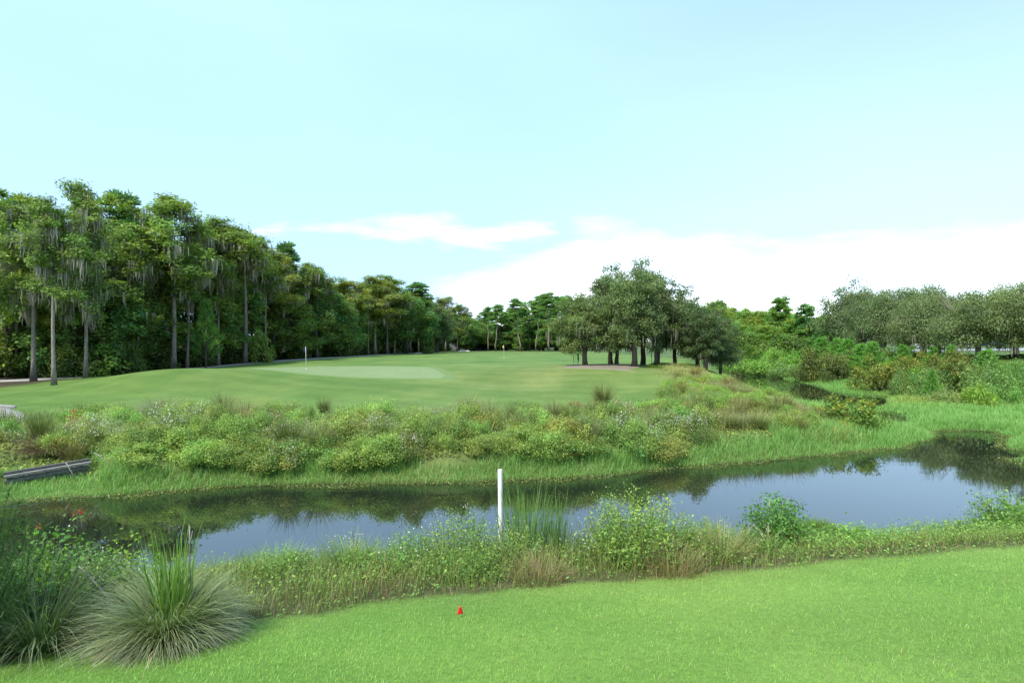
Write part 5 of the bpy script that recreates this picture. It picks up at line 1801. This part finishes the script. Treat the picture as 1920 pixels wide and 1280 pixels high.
near_plant("grass_clump", "reddish straw grass at the lawn edge below the cattails", "grass clump", 1010, 6.95, (make_tuft(905, 380, .40, (.02, .6), (.1, 1.0), .0065, .30, (.21, .17, .07), (.36, .28, .14), 5, .3, (.40, .27, .14)),), (M_GRASS,), ("blades",))
near_plant("leafy_weed_bush", "low dark leafy weed patch under the tall flowering weed bush", "weed", 880, 7.25, weed_bush(906, 80, .42, .5, .05, (.10, .185, .04), 0, per=50))
near_plant("leafy_weed_bush", "rounded fresh green weed right of the airy light green bush", "weed", 1330, 8.5, weed_bush(907, 80, .62, .36, .05, (.13, .24, .05), 1, (.5, .5, .44), .015, per=60))
near_plant("leafy_weed_bush", "broad leaved weed patch at the lawn edge right of the dark bush", "weed", 1600, 9.0, weed_bush(908, 80, .36, .6, .075, (.13, .23, .05), 0, per=34))
near_plant("leafy_weed_bush", "fresh green weed patch on the bank left of the low broad leaved weeds", "weed", 1715, 10.3, weed_bush(909, 80, .46, .65, .06, (.13, .24, .05), 0, per=40))
near_plant("dark_weed_bush", "small dark green weed on the bank between the twigs and the asters", "weed", 545, 7.9, weed_bush(910, 60, .38, .34, .045, (.085, .16, .035), 0, per=50))
# cattails right of the pole
rc = np.random.default_rng(830)
cb = MB()
n = 230
arching(cb, rc, n, 1.22, (0, .16), (.0, .35), .016, .34, tints(rc, n, (.10, .19, .038), .15, .08), tints(rc, n, (.16, .28, .07), .15, .08), 6)
near_plant("cattail_clump", "tall upright cattail leaves right beside the white pole", "reeds", 985, 8.8, (cb,), (M_GRASS,), ("leaves",))
cb = MB()
arching(cb, rc, 90, 1.12, (0, .14), (.0, .3), .015, .2, tints(rc, 90, (.10, .19, .038), .15, .08), tints(rc, 90, (.16, .28, .07), .15, .08), 6)
near_plant("cattail_clump", "narrower cattail clump on the right of the first one", "reeds", 1038, 8.7, (cb,), (M_GRASS,), ("leaves",))
cb = MB()
arching(cb, rc, 34, .95, (0, .5), (.1, .9), .007, .2, tints(rc, 34, (.13, .12, .06), .2, .1), tints(rc, 34, (.2, .17, .09), .2, .1), 5)
near_plant("dry_reed_clump", "thin dry bent reeds between the cattails and the airy bush", "reeds", 1088, 8.6, (cb,), (M_GRASS,), ("leaves",))
cb = MB()
arching(cb, rc, 16, .85, (0, .12), (0, .2), .012, .07, tints(rc, 16, (.09, .15, .03), .15, .08), tints(rc, 16, (.14, .2, .06), .15, .08), 5)
near_plant("reed_blades", "few slender reed blades standing in the water left of the dark leafy bush", "reeds", 1395, 9.6, (cb,), (M_GRASS,), ("leaves",))
cb = MB()
arching(cb, rc, 18, .72, (0, .12), (0, .3), .011, .07, tints(rc, 18, (.12, .17, .04), .15, .08), tints(rc, 18, (.18, .22, .07), .15, .08), 5)
near_plant("reed_blades", "slim pale reed blades at the water edge left of the tall weed bush", "reeds", 742, 9.0, (cb,), (M_GRASS,), ("leaves",))

# grass islet in the water
isl = MB()
r_ = np.random.default_rng(840)
x0, y0 = PXZ(1530, 1002)
n = 2600
a = r_.uniform(0, 6.283, n)
q = np.sqrt(r_.uniform(0, 1, n))
P = np.stack([np.cos(a) * q * .58, np.sin(a) * q * .42, np.full(n, -.02)], 1)
blades(isl, r_, P, .40 * (1.05 - .6 * q ** 2) * r_.uniform(.6, 1.1, n), .010, r_.uniform(.1, .7, n), tints(r_, n, (.10, .14, .03), .2, .12), tints(r_, n, (.15, .24, .05), .2, .1), 3)
ro = empty("grass_islet", (x0, y0, 0), "small round islet of bright grass standing in the water", "grass clump")
isl.build("blades", M_GRASS, ro)
tw = MB()
for i in range(9):
    s = np.array([.5 + r_.uniform(-.1, .2), r_.uniform(-.25, .2), 0])
    tube(tw, path3(r_, s, s + np.array([r_.uniform(.1, .4), r_.uniform(-.1, .2), r_.uniform(.02, .2)]), 4, .1, .1), np.linspace(.006, .002, 4), 4, (.6, .5, .4))
tw.build("dead_stems", M_DRY, ro)

# the big arching grass clump and its neighbours
r_ = np.random.default_rng(850)
bgm = MB()
arching(bgm, r_, 2900, .74, (.12, .95), (.7, 1.7), .0066, .17, tints(r_, 2900, (.125, .20, .050), .28, .12), tints(r_, 2900, (.30, .34, .18), .28, .10), 7)
arching(bgm, r_, 900, .70, (.75, 1.15), (.6, 1.2), .0060, .17, tints(r_, 900, (.12, .17, .06), .28, .12), tints(r_, 900, (.30, .30, .20), .28, .10), 7)
dd = MB()
arching(dd, r_, 460, .62, (.75, 1.25), (1.0, 1.9), .010, .17, tints(r_, 460, (.36, .25, .15), .3, .08), tints(r_, 460, (.55, .46, .36), .3, .08), 6)
x0 = XD(312, 5.05)
ro = empty("arching_grass_clump", (x0, 5.05, G(x0, 5.05) - .02), "large arching cordgrass clump with silvery tips at the lawn edge", "grass clump")
bgm.build("blades", M_GRASS, ro)
dd.build("dead_blades", M_GRASS, ro)
rd = MB()
arching(rd, r_, 120, .92, (.0, .13), (.0, .38), .014, .12, tints(r_, 120, (.10, .21, .03), .16, .08), tints(r_, 120, (.17, .30, .055), .16, .08), 7)
arching(rd, r_, 40, .8, (.15, .5), (.5, 1.6), .014, .15, tints(r_, 40, (.10, .16, .03), .16, .08), tints(r_, 40, (.2, .2, .06), .16, .08), 7)
x0 = XD(325, 5.1)
ro = empty("green_reed_clump", (x0, 5.1, G(x0, 5.1) + .02), "upright bright green broad grass growing out of the arching clump", "grass clump")
rd.build("blades", M_GRASS, ro)
sk = MB()
tube(sk, path3(r_, (0, 0, -.02), (-.02, .02, 1.0), 7, 0, .008), np.linspace(.010, .005, 7), 6)
tube(sk, path3(r_, (-.016, .015, .82), (.02, .0, .96), 3, 0, .02), np.linspace(.005, .003, 3), 5)
x0 = XD(357, 5.2)
tag(sk.build("dry_stick", M_DRY), "dry pale stick standing behind the upright green grass", "stick")
bpy.data.objects["dry_stick"].location = (x0, 5.2, G(x0, 5.2))

near_plant("leafy_weed_bush", "dense dark green leafy weeds under the feathery bush at the left edge", "bush", 20, 5.3, weed_bush(866, 110, .80, .55, .065, (.075, .15, .030), 0, per=64))
near_plant("leafy_weed_bush", "low leafy weeds at the waterline right of the red flowered plants", "bush", 170, 6.9, weed_bush(867, 80, .55, .55, .055, (.10, .18, .038), 1, (.5, .5, .45), .016, per=50))
bg2 = MB()
arching(bg2, r_, 900, 1.0, (.1, .9), (.6, 1.7), .0055, .16, tints(r_, 900, (.085, .15, .04), .22, .12), tints(r_, 900, (.22, .26, .14), .22, .10), 7)
arching(bg2, r_, 160, .6, (.8, 1.25), (.9, 1.7), .009, .13, tints(r_, 160, (.14, .10, .06), .25, .08), tints(r_, 160, (.22, .18, .12), .25, .08), 6)
near_plant("arching_grass_clump", "smaller darker arching grass clump left of the large one", "grass clump", 75, 4.95, (bg2,), (M_GRASS,), ("blades",))
near_plant("leafy_weed_bush", "leafy green weeds with tiny white flowers behind the darker grass clump", "bush", 95, 5.6, weed_bush(861, 110, .95, .55, .062, (.09, .17, .034), 2, (.5, .5, .45), .016, per=70))
near_plant("leafy_weed_bush", "green weed thicket between the two arching grass clumps", "bush", 185, 5.8, weed_bush(862, 100, .72, .46, .055, (.095, .17, .036), 2, (.5, .5, .45), .016, per=60))
near_plant("tall_herb", "lime green tall herb with a leafy spike behind the large arching clump", "plant", 222, 6.3, weed_bush(863, 9, 1.15, .16, .075, (.16, .26, .03), 0, per=40))
near_plant("tall_herb", "second lime green herb spike leaning right beside the first", "plant", 268, 6.2, weed_bush(864, 9, 1.02, .18, .065, (.15, .24, .035), 0, per=34))


def red_plant(label, px, D, H, nst, seed, n_fl):
    r = np.random.default_rng(seed)
    st, lf, fl = weed_bush(seed, nst, H, .32, .075, (.07, .16, .025), 0, per=26, aspect=.6)
    fl = MB()
    for i in range(n_fl):
        a = r.uniform(0, 6.28)
        c = np.array([math.cos(a) * r.uniform(.02, .12) + .10, math.sin(a) * .10, H * r.uniform(.86, .97)])
        tube(st, path3(r, (c[0] * .3, c[1] * .3, 0), c, 6, 0, .02), np.linspace(.006, .003, 6), 5, (.10, .13, .05), cap=False)
        leaf_quads(lf, r, np.array([c[0] * .3, c[1] * .3, 0]) + (c - np.array([c[0] * .3, c[1] * .3, 0])) * r.uniform(.4, .97, (16, 1)) + r.normal(0, .03, (16, 3)), unit(r.normal(0, .6, (16, 3)) + np.array([0, 0, .8])), r.uniform(.05, .09, 16), .6, tints(r, 16, (.09, .18, .035), .2, .1))
        m = 10
        leaf_quads(fl, r, c + r.normal(0, .02, (m, 3)), unit(r.normal(0, 1, (m, 3))), r.uniform(.02, .04, m), .6, tints(r, m, (.55, .06, .03), .2, .05))
    return near_plant("red_flowering_plant", label, "plant", px, D, (st, lf, fl))


red_plant("leafy plant with scarlet flower heads in front of the dark pond on the left", 110, 6.0, 1.18, 22, 871, 1)
red_plant("leafy plant with a small dull red flower head at the far left", 50, 5.8, 1.08, 16, 872, 1)
# red spikes on the far bank
fl = MB()
st = MB()
for i in range(9):
    s = np.array([r_.normal(0, .12), r_.normal(0, .1), 0])
    e = s + np.array([r_.normal(0, .08), 0, r_.uniform(.75, 1.05)])
    tube(st, path3(r_, s, e, 4, 0, .02), np.linspace(.008, .004, 4), 4, (.25, .4, .12))
    m = 18
    t = r_.uniform(.5, 1, m)[:, None]
    leaf_quads(fl, r_, s * (1 - t) + e * t + r_.normal(0, .03, (m, 3)), unit(r_.normal(0, 1, (m, 3))), r_.uniform(.05, .09, m), .6, tints(r_, m, (.38, .08, .035), .2, .06))
x0 = XD(140, 20.3)
ro = empty("red_flower_spikes", (x0, 20.3, G(x0, 20.3)), "dull red flower spikes on the left part of the far bank", "flowers")
st.build("stems", M_LEAF, ro)
fl.build("flowers", M_PETAL, ro)

# dark feathery bush that fills the left edge
r_ = np.random.default_rng(880)
fb, fs_ = MB(), MB()
for i in range(60):
    a = r_.uniform(0, 6.28)
    q = .55 * math.sqrt(r_.uniform(0, 1))
    h = r_.uniform(.9, 1.75) * (1 - .35 * (q / .55) ** 2)
    e = np.array([math.cos(a) * q * 1.1, math.sin(a) * q * 1.1, h])
    p = path3(r_, (math.cos(a) * q * .3, math.sin(a) * q * .3, 0), e, 5, 0, .03)
    tube(fs_, p, np.linspace(.007, .003, 5), 4, (.07, .09, .045), cap=False)
    m = 260
    t = r_.uniform(.12, 1, m)
    i0 = np.minimum(3, (t * 4).astype(int))
    P = p[i0] + (p[i0 + 1] - p[i0]) * (t * 4 - i0)[:, None]
    d = unit(r_.normal(0, 1, (m, 3)) + np.array([0, 0, .5]))
    L = r_.uniform(.04, .11, m)
    ribbons(fb, np.stack([P, P + d * L[:, None]], 1), np.stack([np.full(m, .006), np.full(m, .002)], 1), unit(np.cross(d, rand_dir(r_, m))), tints(r_, m, (.045, .095, .026), .2, .08))
x0 = XD(-62, 4.7)
ro = empty("feathery_fennel_bush", (x0, 4.6, G(x0, 4.6)), "dark feathery fine leaved bush cut by the left edge", "bush")
fs_.build("stems", M_LEAF, ro)
fb.build("foliage", M_LEAF, ro)

# fallen dry branch in the weeds
fbm = MB()
tube(fbm, [(-.20, .1, .52), (-.05, .05, .43), (.12, .0, .30), (.22, 0, .16), (.34, -.02, -.02)], np.linspace(.007, .014, 5), 6)
tube(fbm, [(-.05, .05, .43), (-.13, .03, .50), (-.2, 0, .53)], np.linspace(.007, .003, 3), 5)
o = fbm.build("fallen_branch", M_DRY)
x0 = XD(172, 5.5)
o.location = (x0, 5.5, G(x0, 5.5) + .05)
tag(o, "pale fallen dry branch lying in the weeds left of the large clump", "branch")

# dead sticks beside the bulkhead
for (px, D, L, lab, ang) in [(195, 17.3, .75, "bent dead stick right of the wooden bulkhead", .6), (132, 16.6, .6, "thin dead stalk leaning against the bulkhead planks", 1.1)]:
    s = MB()
    tube(s, [(-L * .5 * math.cos(ang), 0, L * math.sin(ang)), (-L * .15 * math.cos(ang), .0, L * .72 * math.sin(ang)), (L * .3, 0, -.03)], [.012, .014, .016], 6)
    o = s.build("dead_stick", M_DRY)
    x0 = XD(px, D)
    o.location = (x0, D, G(x0, D) + .02)
    tag(o, lab, "stick")

# ------------------------------------------------------------------ built things
# white pole, leaning a little
px_b, Dp = 940, 9.3
x0 = XD(px_b, Dp)
zb = G(x0, Dp)
z_top = CAMZ - (880 - 640) / F * Dp
ph = z_top - zb + .15
root = empty("white_pole", (x0, Dp, zb - .15), "weathered white plastic pole standing at the near water edge", "pole")
mb = MB()
tube(mb, [(0, 0, 0), (-.012, 0, ph * .5), (-.022, 0, ph)], [.0375, .0375, .0375], 20, cap=False)
mb.build("pipe", M_POLE, root)
mb = MB()
tube(mb, [(-.022, 0, ph - .006), (-.022, 0, ph + .003)], [.0365, .0345], 20)
mb.build("end_cap", M_WHITE, root)

# little red marker flag on the lawn
D = 5.55
x0 = XD(863, D)
root = empty("marker_flag", (x0, D, G(x0, D)), "small red marker flag stuck in the lawn", "flag")
mb = MB()
tube(mb, [(-.055, .01, .185), (-.02, .005, .125), (0, 0, .105), (.0, 0, 0)], [.0016, .0016, .0016, .0016], 6)
mb.build("wire_stem", M_WIRE, root)
mb = MB()
k = 9
u = np.linspace(0, 1, k)
vv_ = []
for j, (zz, wd) in enumerate([(.112, .003), (.092, .010), (.068, .017), (.042, .022), (.034, .024)]):
    for i in range(k):
        aa = u[i] * 2.6 - .6
        vv_.append((math.sin(aa * 1.4) * wd * .9 + (u[i] - .5) * wd, -.012 - math.cos(aa * 2.2) * wd * .45, zz - .008 * math.sin(i * 1.9) * (j > 2)))
v = np.array(vv_)
ii = np.arange(5 * k).reshape(5, k)
mb.add(v, np.stack([ii[:-1, :-1], ii[:-1, 1:], ii[1:, 1:], ii[1:, :-1]], -1).reshape(-1, 4))
o = mb.build("flag_cloth", M_RED, root)
o.modifiers.new("thickness", "SOLIDIFY").thickness = .0012


def golf_flag(px, D, base_label, cloth, h=2.15):
    x = XD(px, D)
    root = empty("golf_flagstick", (x, D, G(x, D)), base_label, "golf flag")
    m = MB()
    tube(m, [(0, 0, 0), (-.02, 0, h * .5), (-.045, 0, h)], [.016, .015, .012], 8)
    m.build("stick", M_WHITE, root)
    m = MB()
    kk = 7
    vv2 = []
    for j in range(5):
        for i in range(kk):
            t = i / (kk - 1)
            vv2.append((-.045 - t * .20 - .01 * math.sin(j), .05 * math.sin(t * 6 + j * .7), h - .03 - j * .105 - t * .16))
    ii2 = np.arange(5 * kk).reshape(5, kk)
    m.add(np.array(vv2), np.stack([ii2[:-1, :-1], ii2[:-1, 1:], ii2[1:, 1:], ii2[1:, :-1]], -1).reshape(-1, 4))
    c = m.build("flag_cloth", cloth, root)
    c.modifiers.new("thickness", "SOLIDIFY").thickness = .006
    m = MB()
    tube(m, [(0, 0, -.02), (0, 0, .06)], [.055, .055], 14)
    m.build("cup_rim", M_WHITE, root)
    return root


golf_flag(574, 53, "white golf flagstick with a limp navy flag on the near putting green", M_BLUE)
golf_flag(945, 95, "far golf flagstick with a pale yellow flag in the middle of the fairway", M_YELLOW)

# wooden bulkhead at the left water edge
A0, A1 = np.array(BULK[0]), np.array(BULK[1])
L = float(np.linalg.norm(A1 - A0))
rz = math.atan2(*(A1 - A0)[::-1])
mid = (A0 + A1) / 2
zt = CAMZ - (882 - 640) / F * 16.8 + .10
root = empty("wooden_bulkhead", (mid[0], mid[1], 0), "short weathered grey timber bulkhead at the left end of the far shore", "retaining wall", rz=rz)
tilt = (CAMZ - (870 - 640) / F * 17.3) - (CAMZ - (893 - 640) / F * 16.2)
npl = 15
pm = None
for i in range(npl):
    xx = -L / 2 + (i + .5) * L / npl
    top = zt + tilt * (xx / L) - .07
    m = MB()
    hh = top + .35
    box(m, (0, 0, 0), (L / npl - .02, .045, hh), 0, (1, 1, 1), .006)
    o = m.build("plank", M_WOOD, root, flat=True)
    o.location = (xx, .035 + .006 * math.sin(i * 2.3), top - hh / 2 - .02 * abs(math.sin(i * 1.7)))
    s = .75 + .5 * abs(math.sin(i * 3.1))
    o.color = (s, s, s, 1)
for nm, off, zo, wdt, hgt, c in [("cap_beam", -.04, -.02, .10, .06, 1.15), ("back_beam", .15, .03, .12, .09, .55), ("waler", -.012, -.17, .05, .09, .8)]:
    m = MB()
    box(m, (0, 0, 0), (L + .12, wdt, hgt), 0, (1, 1, 1), .008)
    o = m.build(nm, M_WOOD, root, flat=True)
    o.location = (0, off, zt + zo)
    o.rotation_euler = (0, -math.atan2(tilt, L), 0)
    o.color = (c, c, c, 1)

# kerb of the concrete path end
mb = MB()
ka, kb = np.array(PXZ(-100, 759, .5)), np.array(PXZ(28, 767, .5))
box(mb, ((ka + kb)[0] / 2, (ka + kb)[1] / 2, G((ka + kb)[0] / 2, (ka + kb)[1] / 2) + .08), (float(np.linalg.norm(kb - ka)), .16, .22), math.atan2(*(kb - ka)[::-1]), (1, 1, 1), .02)
tag(mb.build("kerb", M_CONCRETE), "pale concrete kerb along the path end at the left edge", "kerb")


# vehicles on the road
def car(label, px, D, paint, van, heading, name):
    x = XD(px, D)
    root = empty(name, (x, D, G(x, D) + .14), label, "van" if van else "car", rz=heading)
    Lc, Wc = (5.2, 1.9) if van else (4.5, 1.78)
    prof = ([(-2.6, .45), (-2.6, 1.0), (-2.45, 1.95), (-2.2, 2.05), (1.0, 2.05), (1.35, 1.95), (1.95, 1.15), (2.5, .95), (2.6, .7), (2.6, .45)] if van else
            [(-2.25, .4), (-2.25, .85), (-2.1, .98), (-1.5, 1.02), (-.95, 1.42), (.35, 1.44), (1.05, 1.0), (2.05, .85), (2.25, .65), (2.25, .4)])
    n = len(prof)
    m = MB()
    v = []
    for yy, ins in ((-Wc / 2, 0), (Wc / 2, 0)):
        for (xx, zz) in prof:
            tuck = .12 * max(0, zz - .95)
            v.append((xx, yy - math.copysign(tuck, yy), zz))
    f4 = [[i, (i + 1) % n, n + (i + 1) % n, n + i] for i in range(n)]
    m.add(np.array(v), [np.array(f4), np.array([list(range(n))[::-1]]), np.array([list(range(n, 2 * n))])])
    m.build("body", paint, root, flat=True)
    for sgn in (-1, 1):
        m = MB()
        z0_, z1_ = (1.15, 1.85) if van else (1.0, 1.34)
        xa, xb = (-2.2, 1.35) if van else (-1.15, .72)
        q = [(xa, z0_), (xb, z0_), (xb - .42, z1_), (xa + .3, z1_)]
        yv = lambda zz: sgn * (Wc / 2 - .12 * max(0, zz - .95) + .012)
        v = np.array([(a_, yv(b_), b_) for a_, b_ in q] + [(a_, yv(b_) - sgn * .03, b_) for a_, b_ in q])
        m.add(v, np.array([[0, 1, 2, 3], [7, 6, 5, 4], [0, 4, 5, 1], [1, 5, 6, 2], [2, 6, 7, 3], [3, 7, 4, 0]]))
        m.build("side_window", M_GLASS_DARK, root, flat=True)
    for xx in (-1.5, 1.5):
        for sgn in (-1, 1):
            m = MB()
            tube(m, [(0, -.11, 0), (0, .11, 0)], [.34, .34], 16)
            w = m.build("wheel", M_TYRE, root)
            w.location = (xx, sgn * (Wc / 2 - .06), .34)
            m = MB()
            tube(m, [(0, sgn * .10, 0), (0, sgn * .125, 0)], [.2, .19], 12)
            m.build("rim", M_RIM, w)
    return root


car("white van parked or passing behind the spreading oaks", 1754, 88, M_WHITE, True, R(-75), "white_van")
car("dark car partly hidden under the nearest spreading oak", 1844, 82, M_CARDARK, False, R(-80), "dark_car")

print("objects", len(bpy.data.objects), "tris", sum(len(m.polygons) * 2 for m in bpy.data.meshes))
